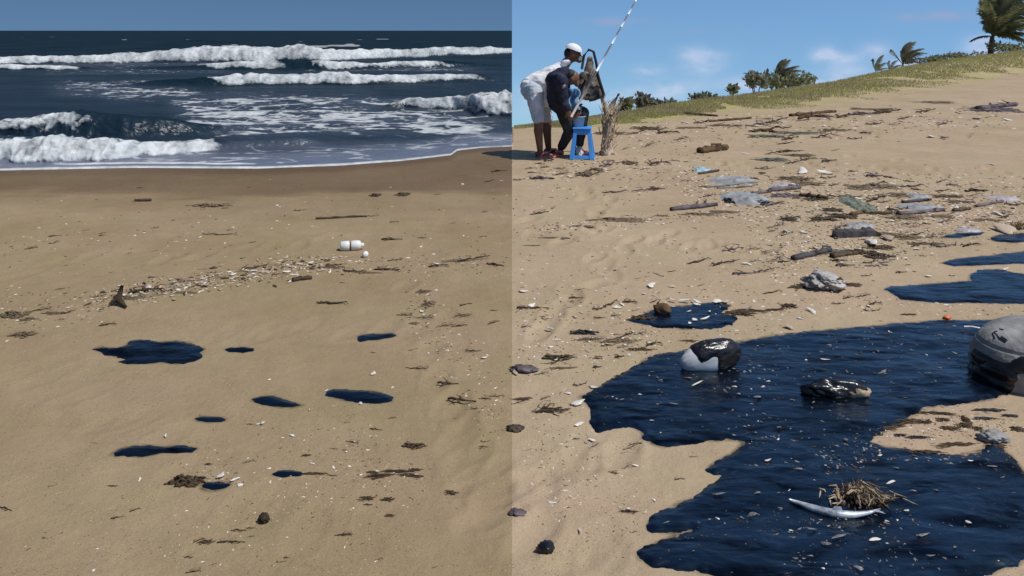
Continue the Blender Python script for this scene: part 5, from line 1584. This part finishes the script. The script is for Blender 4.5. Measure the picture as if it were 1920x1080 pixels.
# the dune side: dark sticks
DUNE_BITS = 'dark brown stick scattered over the dune side sand'
for (u, v, w, t_) in [(1010, 401, 40, 4), (1037, 391, 8, 3), (1372, 471, 42, 3), (1306, 492, 38, 7), (1232, 517, 18, -9), (1258, 510, 16, 1), (1315, 537, 16, 2), (1395, 515, 50, 3), (1435, 513, 44, 2), (1418, 470, 30, 0), (1352, 498, 28, 6), (1378, 490, 18, 6), (1415, 492, 20, 2), (1080, 562, 30, 2), (985, 580, 34, 1), (1010, 578, 40, 4), (1125, 598, 28, 0),
                      (985, 615, 16, 1), (1195, 523, 10, 1), (1085, 545, 20, 1), (1150, 361, 40, 1), (1210, 360, 50, 2), (1232, 356, 30, 2), (1140, 310, 40, 3), (1208, 317, 18, 2), (1235, 310, 36, 3), (1015, 335, 44, 1), (972, 337, 24, 2), (1050, 327, 30, 3), (1020, 314, 20, 2), (1100, 322, 30, 3), (1215, 273, 24, 7), (1170, 280, 16, 4), (1190, 250, 30, 3), (1250, 251, 40, 1), (1230, 243, 34, 1), (1275, 262, 30, 2),
                      (1420, 236, 50, 3), (1460, 233, 44, 4), (1430, 246, 60, 3), (1520, 228, 50, 4), (1590, 222, 40, 4), (1640, 234, 40, 3), (1700, 222, 34, 4), (1770, 232, 30, 5), (1660, 212, 50, 5), (1740, 210, 40, 3), (1610, 214, 46, 4), (1480, 262, 34, 4), (1540, 258, 40, 3), (1470, 270, 30, 3), (1480, 284, 50, 5), (1600, 260, 30, 1), (1565, 282, 16, 2), (1515, 301, 26, 3), (1490, 308, 34, 2), (1440, 316, 26, 4), (1455, 290, 40, 3),
                      (1425, 315, 24, 3), (1550, 333, 30, 2), (1565, 346, 24, 5), (1640, 331, 30, 2), (1670, 334, 26, -4), (1635, 348, 40, 3), (1570, 368, 40, 0), (1600, 371, 30, 2), (1450, 386, 30, 4), (1440, 389, 14, 6), (1640, 376, 36, 6), (1660, 368, 30, 5), (1625, 392, 40, 1), (1680, 393, 34, 2), (1480, 412, 30, 2), (1525, 414, 26, 7), (1540, 407, 30, 6), (1560, 410, 26, 2), (1455, 425, 34, 5), (1475, 440, 26, 6),
                      (1470, 492, 22, 3), (1436, 474, 20, 1), (1575, 490, 26, 1), (1585, 499, 40, 1), (1630, 492, 30, 4), (1640, 502, 40, -2), (1660, 493, 26, 2), (1625, 518, 26, 1), (1490, 540, 26, 3), (1445, 550, 34, 4), (1590, 560, 22, 3), (1620, 558, 30, 2), (1570, 570, 26, 1), (1632, 582, 28, 1), (1640, 572, 20, 2), (1690, 512, 20, 2), (1700, 498, 12, 3), (1720, 378, 40, 1), (1705, 350, 40, 1), (1765, 358, 26, 1), (1720, 356, 30, -2),
                      (1785, 347, 22, 2), (1825, 357, 40, 4), (1848, 359, 8, 1), (1820, 366, 20, 3), (1900, 383, 40, 1), (1780, 417, 36, 5), (1700, 420, 30, 1), (1735, 419, 22, 0), (1715, 440, 30, 2), (1700, 436, 20, 4), (1725, 463, 36, 3), (1765, 461, 44, 2), (1820, 463, 24, 4), (1600, 322, 20, 1), (1555, 303, 30, 4), (1885, 352, 12, 1), (1760, 342, 12, 2),
                      (1000, 648, 18, 2), (1070, 668, 24, 6), (1108, 640, 28, 8), (1160, 636, 30, 8), (1180, 630, 26, 4), (1140, 648, 30, 4), (1015, 700, 30, 3), (1020, 765, 40, 12), (1040, 775, 16, -8), (970, 752, 26, 4), (990, 840, 12, 3), (1080, 818, 14, 2), (1115, 836, 26, 4), (1190, 834, 24, 4), (1175, 842, 14, 2), (1300, 858, 18, -2), (1273, 900, 16, 2), (1090, 903, 14, 3), (1110, 893, 16, 5), (1145, 888, 20, 8),
                      (1175, 874, 22, 6), (1180, 956, 30, 4), (1155, 963, 12, 4), (1055, 958, 12, 3), (1185, 1000, 22, 1), (1022, 745, 20, 5), (1160, 704, 20, 2), (1205, 655, 20, 6), (1225, 650, 30, 4), (1085, 720, 26, 4)]:
    mk = rng.choice(('twig', 'twig', 'purple_wood')) if v < 520 else 'twig'
    put_twig(u, v, w * rng.uniform(.85, 1.05), t_, mk, 'twig', DUNE_BITS, 'twig', 'sticks on the dune side sand', thick=rng.uniform(1.0, 1.6))
for (u, v, w, h, mk) in [(1155, 413, 100, 12, 'weed_tan'), (1240, 405, 30, 6, 'weed_tan'), (1310, 402, 70, 8, 'weed_tan'), (1365, 398, 60, 8, 'weed_tan'), (1090, 424, 50, 5, 'weed_tan'), (1040, 446, 60, 5, 'weed_tan'), (1000, 460, 40, 4, 'weed_tan'), (1100, 326, 50, 12, 'weed_tan'), (1180, 305, 30, 12, 'weed_tan'), (1150, 250, 60, 8, 'weed'), (1210, 240, 60, 8, 'weed'),
                         (1480, 413, 34, 10, 'weed'), (1545, 412, 56, 14, 'weed'), (1575, 405, 50, 14, 'weed'), (1580, 474, 60, 10, 'weed_green'), (1640, 480, 50, 20, 'weed'), (1650, 465, 60, 12, 'weed'), (1560, 395, 40, 10, 'weed'), (1530, 372, 60, 12, 'weed'), (1470, 368, 60, 12, 'purple_wood'), (1520, 345, 60, 12, 'weed_tan'), (1480, 335, 60, 12, 'weed_tan'), (1610, 352, 60, 14, 'weed_tan'),
                         (1660, 350, 60, 12, 'weed_tan'), (1690, 366, 60, 12, 'weed_tan'), (1650, 400, 70, 12, 'weed'), (1700, 408, 70, 12, 'weed_tan'), (1760, 405, 60, 10, 'weed_tan'), (1700, 445, 60, 14, 'weed_tan'), (1665, 440, 50, 14, 'weed_tan'), (1740, 458, 70, 8, 'weed_tan'), (1780, 368, 60, 12, 'weed_tan'), (1800, 378, 50, 10, 'weed_tan'), (1850, 412, 60, 8, 'weed_tan'), (1880, 420, 60, 8, 'straw'),
                         (1480, 575, 34, 16, 'weed'), (1410, 584, 60, 10, 'weed'), (1450, 582, 40, 8, 'weed'), (1500, 540, 40, 8, 'weed'), (1590, 535, 40, 10, 'weed'), (1110, 638, 60, 10, 'weed_tan'), (1160, 642, 70, 14, 'weed_tan'), (1060, 690, 60, 8, 'weed_tan'), (1205, 658, 50, 8, 'weed'), (1100, 900, 40, 10, 'weed'), (1146, 888, 24, 14, 'weed'), (1035, 768, 60, 14, 'weed'), (980, 745, 40, 8, 'weed'),
                         (1440, 256, 70, 10, 'weed_green'), (1500, 250, 80, 8, 'weed_green'), (1560, 244, 60, 8, 'weed_tan'), (1860, 205, 90, 14, 'purple_wood'), (1450, 300, 60, 10, 'weed_green'), (1500, 292, 60, 8, 'weed_tan'), (1300, 240, 60, 6, 'weed_tan'), (1360, 236, 60, 6, 'weed_tan'), (1640, 205, 80, 8, 'weed_tan'), (1540, 220, 60, 8, 'weed_tan'), (1760, 190, 80, 8, 'weed_tan'),
                         (1182, 958, 40, 8, 'weed'), (1290, 640, 30, 6, 'weed'), (1355, 575, 40, 8, 'weed'), (1700, 590, 30, 5, 'weed')]:
    put_weed(u, v, w, h, mk, 'seaweed_tuft', {'weed': 'flattened dark brown weed mat on the dune side sand', 'weed_tan': 'thin tan weed mat on the dune side sand', 'weed_green': 'grey green weed mat on the dune side sand',
             'purple_wood': 'purplish brown weed mat on the dune side sand', 'straw': 'pale straw mat by the picture edge'}[mk], 'seaweed', 'weed mats on the dune side sand', tall=.55)
DSH = 'white shell lying loose on the dune side sand'
for (u, v, w) in [(981, 549, 16), (997, 575, 14), (1125, 579, 12), (1158, 580, 14), (1167, 574, 12), (1117, 548, 7), (1137, 548, 7), (1135, 361, 9), (980, 417, 8), (1221, 539, 20), (1207, 553, 10), (1260, 540, 12), (1248, 441, 7), (1266, 452, 7), (1249, 461, 6), (1079, 596, 10), (1030, 617, 14), (1040, 640, 10), (1033, 653, 12), (1140, 637, 8), (966, 699, 18), (1042, 674, 14), (1083, 757, 26), (1086, 795, 18),
                  (1110, 823, 16), (1065, 738, 12), (1112, 727, 14), (992, 853, 9), (1192, 872, 9), (1226, 938, 8), (1210, 960, 10), (1087, 994, 12), (1034, 940, 12), (1178, 953, 9), (1407, 475, 9), (1400, 497, 14), (1425, 488, 10), (1417, 510, 8), (1345, 569, 22), (1306, 573, 16), (1360, 568, 16), (1413, 567, 10), (1430, 577, 8), (1522, 586, 18), (1500, 599, 12), (1480, 618, 20), (1560, 549, 9), (1628, 575, 12),
                  (1745, 258, 18), (1860, 309, 12), (1397, 289, 9), (1348, 283, 8), (1505, 324, 26), (1548, 327, 24), (1430, 325, 14), (1415, 335, 16), (1488, 347, 14), (1494, 360, 10), (1600, 336, 10), (1624, 350, 9), (1643, 359, 9), (1644, 393, 10), (1610, 374, 12), (1674, 415, 12), (1725, 420, 12), (1665, 450, 30), (1635, 459, 36), (1635, 436, 10), (1570, 448, 12), (1516, 454, 10), (1474, 436, 18), (1507, 438, 12),
                  (1407, 415, 8), (1428, 416, 7), (1870, 402, 20), (1793, 391, 16), (1885, 434, 40), (1720, 469, 14), (1660, 498, 14), (1740, 519, 14), (1785, 517, 12), (1715, 510, 9), (1755, 444, 12), (1805, 427, 12), (1650, 500, 9), (1900, 391, 14), (1885, 507, 16), (1530, 562, 9), (1490, 516, 9), (1280, 232, 8), (1288, 233, 8), (1420, 237, 10), (1545, 238, 12), (1830, 222, 14), (1888, 225, 14), (1860, 218, 10), (1770, 262, 8)]:
    put_chip(u, v, w, rng.choice(('shell', 'shell', 'shell_tan')), 'shell', DSH, 'shell', 'shells on the dune side sand', flat=.4)
wr = random.Random(91)
ZN = [(1290, 1900, 335, 400), (1440, 1900, 395, 450), (1420, 1700, 450, 500), (990, 1400, 560, 600), (1180, 1880, 215, 262), (980, 1300, 300, 345), (970, 1200, 620, 690)]
for _ in range(125):
    u0, u1, v0, v1 = wr.choice(ZN); u, v = wr.uniform(u0, u1), wr.uniform(v0, v1)
    put_twig(u, v, wr.uniform(10, 26), wr.uniform(-3, 6), wr.choice(('twig', 'twig', 'purple_wood', 'twig_pale')), 'twig', DUNE_BITS, 'twig', 'sticks on the dune side sand', thick=wr.uniform(1.0, 2.0))
for _ in range(150):
    u0, u1, v0, v1 = wr.choice(ZN); u, v = wr.uniform(u0, u1), wr.uniform(v0, v1)
    put_chip(u, v, wr.uniform(4, 9), wr.choice(('shell', 'shell', 'shell_tan')), 'shell', DSH, 'shell', 'shells on the dune side sand', flat=.4)
OSH = 'pale chip of shell or wood stuck in the huge oil pool'
for (u, v, w) in [(1232, 713, 14), (1238, 718, 10), (1223, 703, 8), (1166, 753, 9), (1263, 763, 20), (1307, 726, 28), (1290, 716, 18), (1240, 720, 9), (1420, 751, 30), (1408, 763, 9), (1385, 745, 12), (1222, 793, 7), (1557, 655, 10), (1547, 680, 18), (1655, 703, 20), (1740, 706, 20), (1525, 762, 14), (1460, 807, 18), (1585, 830, 16), (1497, 887, 18), (1348, 932, 26), (1410, 972, 22), (1405, 690, 9),
                  (1548, 880, 9), (1575, 880, 10), (1680, 884, 12), (1670, 913, 24), (1712, 928, 14), (1755, 927, 14), (1700, 966, 14), (1815, 986, 14), (1835, 922, 10), (1730, 1013, 30), (1790, 1035, 14), (1745, 1050, 18), (1548, 1028, 26), (1572, 1015, 30), (1640, 1019, 20), (1497, 1045, 8), (1500, 1062, 8), (1650, 1060, 16), (1610, 1074, 26), (1520, 1000, 22), (1455, 1010, 12), (1480, 926, 8), (1460, 930, 8), (1440, 870, 14),
                  (1780, 876, 14), (1820, 870, 12), (1860, 880, 16), (1880, 900, 10), (1900, 930, 9), (1905, 965, 9), (1650, 860, 14), (1620, 850, 12), (1700, 870, 14), (1740, 866, 12), (1250, 985, 14), (1420, 930, 14), (1330, 980, 8), (1360, 1010, 8), (1300, 1040, 8), (1760, 640, 9), (1690, 650, 10), (1600, 720, 9)]:
    oc = put_chip(u, v, w * .8, rng.choice(('shell', 'shell_dirty', 'shell_dirty', 'shell_dirty')), 'shell_chip', OSH, 'shell', 'chips in the huge oil pool', flat=.22)
    oc.location.z += .012; oc.scale.y *= rng.uniform(.35, .8); oc.rotation_euler.z = rng.gauss(0, .5)
for (u, v, w) in [(1292, 588, 9), (1330, 588, 9), (1302, 604, 10), (1322, 602, 14), (1293, 610, 8), (1262, 568, 14), (1285, 569, 18), (1306, 571, 16), (1342, 569, 14)]:
    put_chip(u, v, w, 'shell', 'shell_chip', 'white shell chip stuck in the oval oil patch', 'shell', 'shells in the oval oil patch', flat=.4).location.z += .010
for (u, v, w, h) in [(1700, 792, 60, 14), (1760, 778, 70, 10), (1810, 800, 30, 14), (1780, 806, 40, 14), (1665, 805, 50, 10), (1835, 806, 20, 12), (1905, 805, 26, 14), (1690, 818, 24, 8), (1790, 835, 80, 12), (1720, 850, 90, 14), (1850, 770, 60, 8), (1640, 815, 26, 8), (1810, 790, 16, 18), (1735, 795, 30, 12), (1770, 790, 26, 10), (1870, 838, 40, 10), (1720, 822, 50, 8), (1840, 786, 50, 8), (1680, 800, 30, 10), (1890, 780, 30, 8)]:
    put_weed(u, v, w, h, 'weed' if h > 9 else 'oily', 'seaweed_tuft', 'oily brown weed scrap on the sand spit reaching into the pool', 'seaweed', 'weed on the sand spit', tall=.7)
o = bm_obj('grey_stone', lump_bm(.10, .07, .034, 501, .6, 4, 2.4), M['grey_plastic']); o.location = at(1862, 826); tag(o, 'grey translucent lump on the sand spit in front of the drum', 'plastic')

# ------------------------------------------------------------------ crumbs too small to count
def crumbs(name, zones, label, mats, seed, size=(1.5, 6.5), poly=None, lift=0.0):
    r = np.random.default_rng(seed)
    V, Fc, mi = [], [], []
    T = np.array([(1, 0, 0), (-.6, .8, 0), (-.5, -.8, 0), (0, 0, .7)])
    tri = np.array([(0, 1, 3), (1, 2, 3), (2, 0, 3)])
    for (u0, v0, u1, v1, spread, cnt) in zones:
        k = r.uniform(0, 1, cnt)
        u = u0 + (u1 - u0) * k + r.normal(0, 12, cnt); v = v0 + (v1 - v0) * k + r.normal(0, spread, cnt)
        D = F * H / (v - HV); x = (u - CX) / F * D
        ok = (x < -.01) if u0 < CX else (x > .01)
        if poly: ok &= poly_sd([G(*q) for q in poly], x, D) > .02
        x, D, v = x[ok], D[ok], v[ok]
        z = ground(x, D) + lift
        s_ = r.uniform(*size, len(x)) * H / (v - HV) * .6
        for a in range(len(x)):
            an = r.uniform(0, 6.28); c, s2 = math.cos(an), math.sin(an)
            P = T * np.array([s_[a] * r.uniform(.8, 2.2), s_[a] * .8, s_[a] * .6])
            P = np.stack([P[:, 0] * c - P[:, 1] * s2, P[:, 0] * s2 + P[:, 1] * c, P[:, 2]], -1) + (x[a], D[a], z[a] - .001)
            Fc.append(tri + 4 * len(V)); V.append(P); mi.append(r.choice(len(mats), p=[q for _, q in mats]))
    o = mesh_obj(name, np.concatenate(V), np.concatenate(Fc), M[mats[0][0]], smooth=False)
    for mk, _ in mats[1:]: o.data.materials.append(M[mk])
    o.data.polygons.foreach_set('material_index', np.repeat(np.array(mi, np.int32), 3))
    return tag(o, label, 'debris', kind='stuff')


crumbs('debris', [(180, 562, 600, 492, 9, 1300), (600, 495, 950, 500, 10, 260), (0, 590, 200, 570, 22, 260), (640, 860, 800, 900, 36, 260), (760, 540, 950, 780, 40, 420), (330, 900, 700, 850, 50, 260), (300, 1060, 700, 900, 60, 420), (60, 1000, 900, 1050, 60, 160), (0, 460, 480, 430, 34, 200), (480, 400, 950, 440, 40, 140), (380, 890, 460, 900, 10, 80)],
       'fine crumbs of weed and shell on the sea side sand', [('weed', .62), ('shell_tan', .26), ('shell', .12)], 5)
crumbs('debris', [(1280, 350, 1920, 380, 24, 2600), (1400, 420, 1920, 410, 26, 1700), (1440, 480, 1760, 450, 24, 1200), (1000, 330, 1300, 310, 26, 500), (1180, 255, 1900, 215, 14, 700), (960, 590, 1500, 590, 34, 800), (980, 680, 1250, 640, 22, 500), (1000, 770, 1120, 900, 60, 300), (1000, 900, 1200, 980, 40, 260), (960, 450, 1500, 520, 50, 420), (1500, 560, 1900, 585, 14, 260), (1650, 800, 1900, 800, 18, 700), (1000, 430, 1420, 396, 6, 420)],
       'fine crumbs of weed, wood and shell on the dune side sand', [('weed', .55), ('shell_tan', .27), ('shell', .18)], 6)

crumbs('debris', [(1100, 740, 1800, 680, 50, 420), (1400, 900, 1900, 940, 70, 620), (1600, 850, 1900, 890, 22, 160), (1240, 1030, 1800, 1030, 40, 260), (1150, 660, 1700, 625, 12, 120), (1380, 830, 1640, 870, 30, 160)],
       'grit, shell splinters and weed crumbs caught in the huge oil pool', [('shell_dirty', .58), ('weed', .37), ('shell', .05)], 8, size=(1.2, 6.5), poly=MAIN, lift=.009)

# ------------------------------------------------------------------ labels that single out the small repeated things
MARKS = [('white bottle', 660, 458), ('largest ragged oil patch', 277, 660), ('lens shaped oil spot', 450, 657), ('fork ended oil patch', 706, 630), ('smooth oil oval', 675, 743), ('leaf shaped oil patch', 520, 755),
         ('small brownish oil spot', 394, 786), ('sausage shaped slick', 288, 847), ('bushy seaweed tuft', 343, 905), ('round tar ball', 495, 967), ('lone spiky tuft', 775, 835), ('forked driftwood', 230, 565),
         ('longest thin stick', 640, 407), ('stick by the wash', 268, 376), ('stubby dark stick', 566, 525), ('tan weed clump', 22, 592),
         ('blue stool', 1092, 270), ('short brown log', 1337, 280), ('blue grey sheet', 1395, 372), ('grey green net', 1607, 384), ('tarred plank', 1602, 440), ('crumpled grey bag', 1545, 520), ('oval oil patch', 1280, 595),
         ('white float', 1335, 670), ('oil soaked driftwood', 1562, 735), ('grey drum', 1880, 680), ('straw tuft', 1612, 925), ('silver fish', 1540, 962), ('long oil tongue', 1780, 548), ('slim oil streak', 1870, 486),
         ('log on the slope', 1523, 214), ('dark log under the dune', 1870, 200), ('purplish log', 1300, 390), ('flat purplish stone', 982, 695), ('glossy tar lump', 1023, 1030), ('greyish brown log', 1727, 400), ('sand spit', 1750, 810)]
ORD = ['first', 'second', 'third', 'fourth', 'fifth', 'sixth', 'seventh', 'eighth', 'ninth', 'tenth', 'eleventh', 'twelfth', 'thirteenth', 'fourteenth', 'fifteenth', 'sixteenth', 'seventeenth', 'eighteenth', 'nineteenth', 'twentieth', 'twenty-first', 'twenty-second', 'twenty-third', 'twenty-fourth']
NOUN = [('dark twig', 'dark twig'), ('dark brown stick', 'brown stick'), ('pale reed', 'pale reed'), ('tiny white shell', 'white shell bit'), ('white shell lying', 'white shell'), ('pale chip', 'pale oily chip'), ('white shell chip', 'white shell chip'),
        ('scrap of flattened', 'brown weed scrap'), ('scrap of tan', 'tan weed scrap'), ('flattened dark', 'dark weed mat'), ('thin tan', 'tan weed mat'), ('grey green weed', 'grey green weed mat'), ('purplish brown', 'purplish weed mat'), ('pale straw', 'pale straw mat'), ('oily brown', 'oily weed scrap')]
buckets = {}
for (o, u, v, w, lab) in AUTO:
    noun = next(b for a, b in NOUN if lab.startswith(a))
    size = 'small' if w < 12 else 'long' if w > 34 else 'medium'
    mk = min((m_ for m_ in MARKS if (m_[1] < CX) == (u < CX)), key=lambda m_: math.hypot(u - m_[1], 1.6 * (v - m_[2])))
    du, dv = u - mk[1], 1.6 * (v - mk[2])
    side = ('right of' if du > 0 else 'left of') if abs(du) > abs(dv) else ('below' if dv > 0 else 'above')
    buckets.setdefault((size, noun, side, mk[0]), []).append((math.hypot(du, dv), o))
for (size, noun, side, mk), lst in buckets.items():
    lst.sort(key=lambda q: q[0])
    for k, (_, o) in enumerate(lst):
        o['label'] = f'{size} {noun} {side} the {mk}' if len(lst) == 1 else f'{size} {noun} {side} the {mk}, {ORD[min(k, 23)]} one outward'
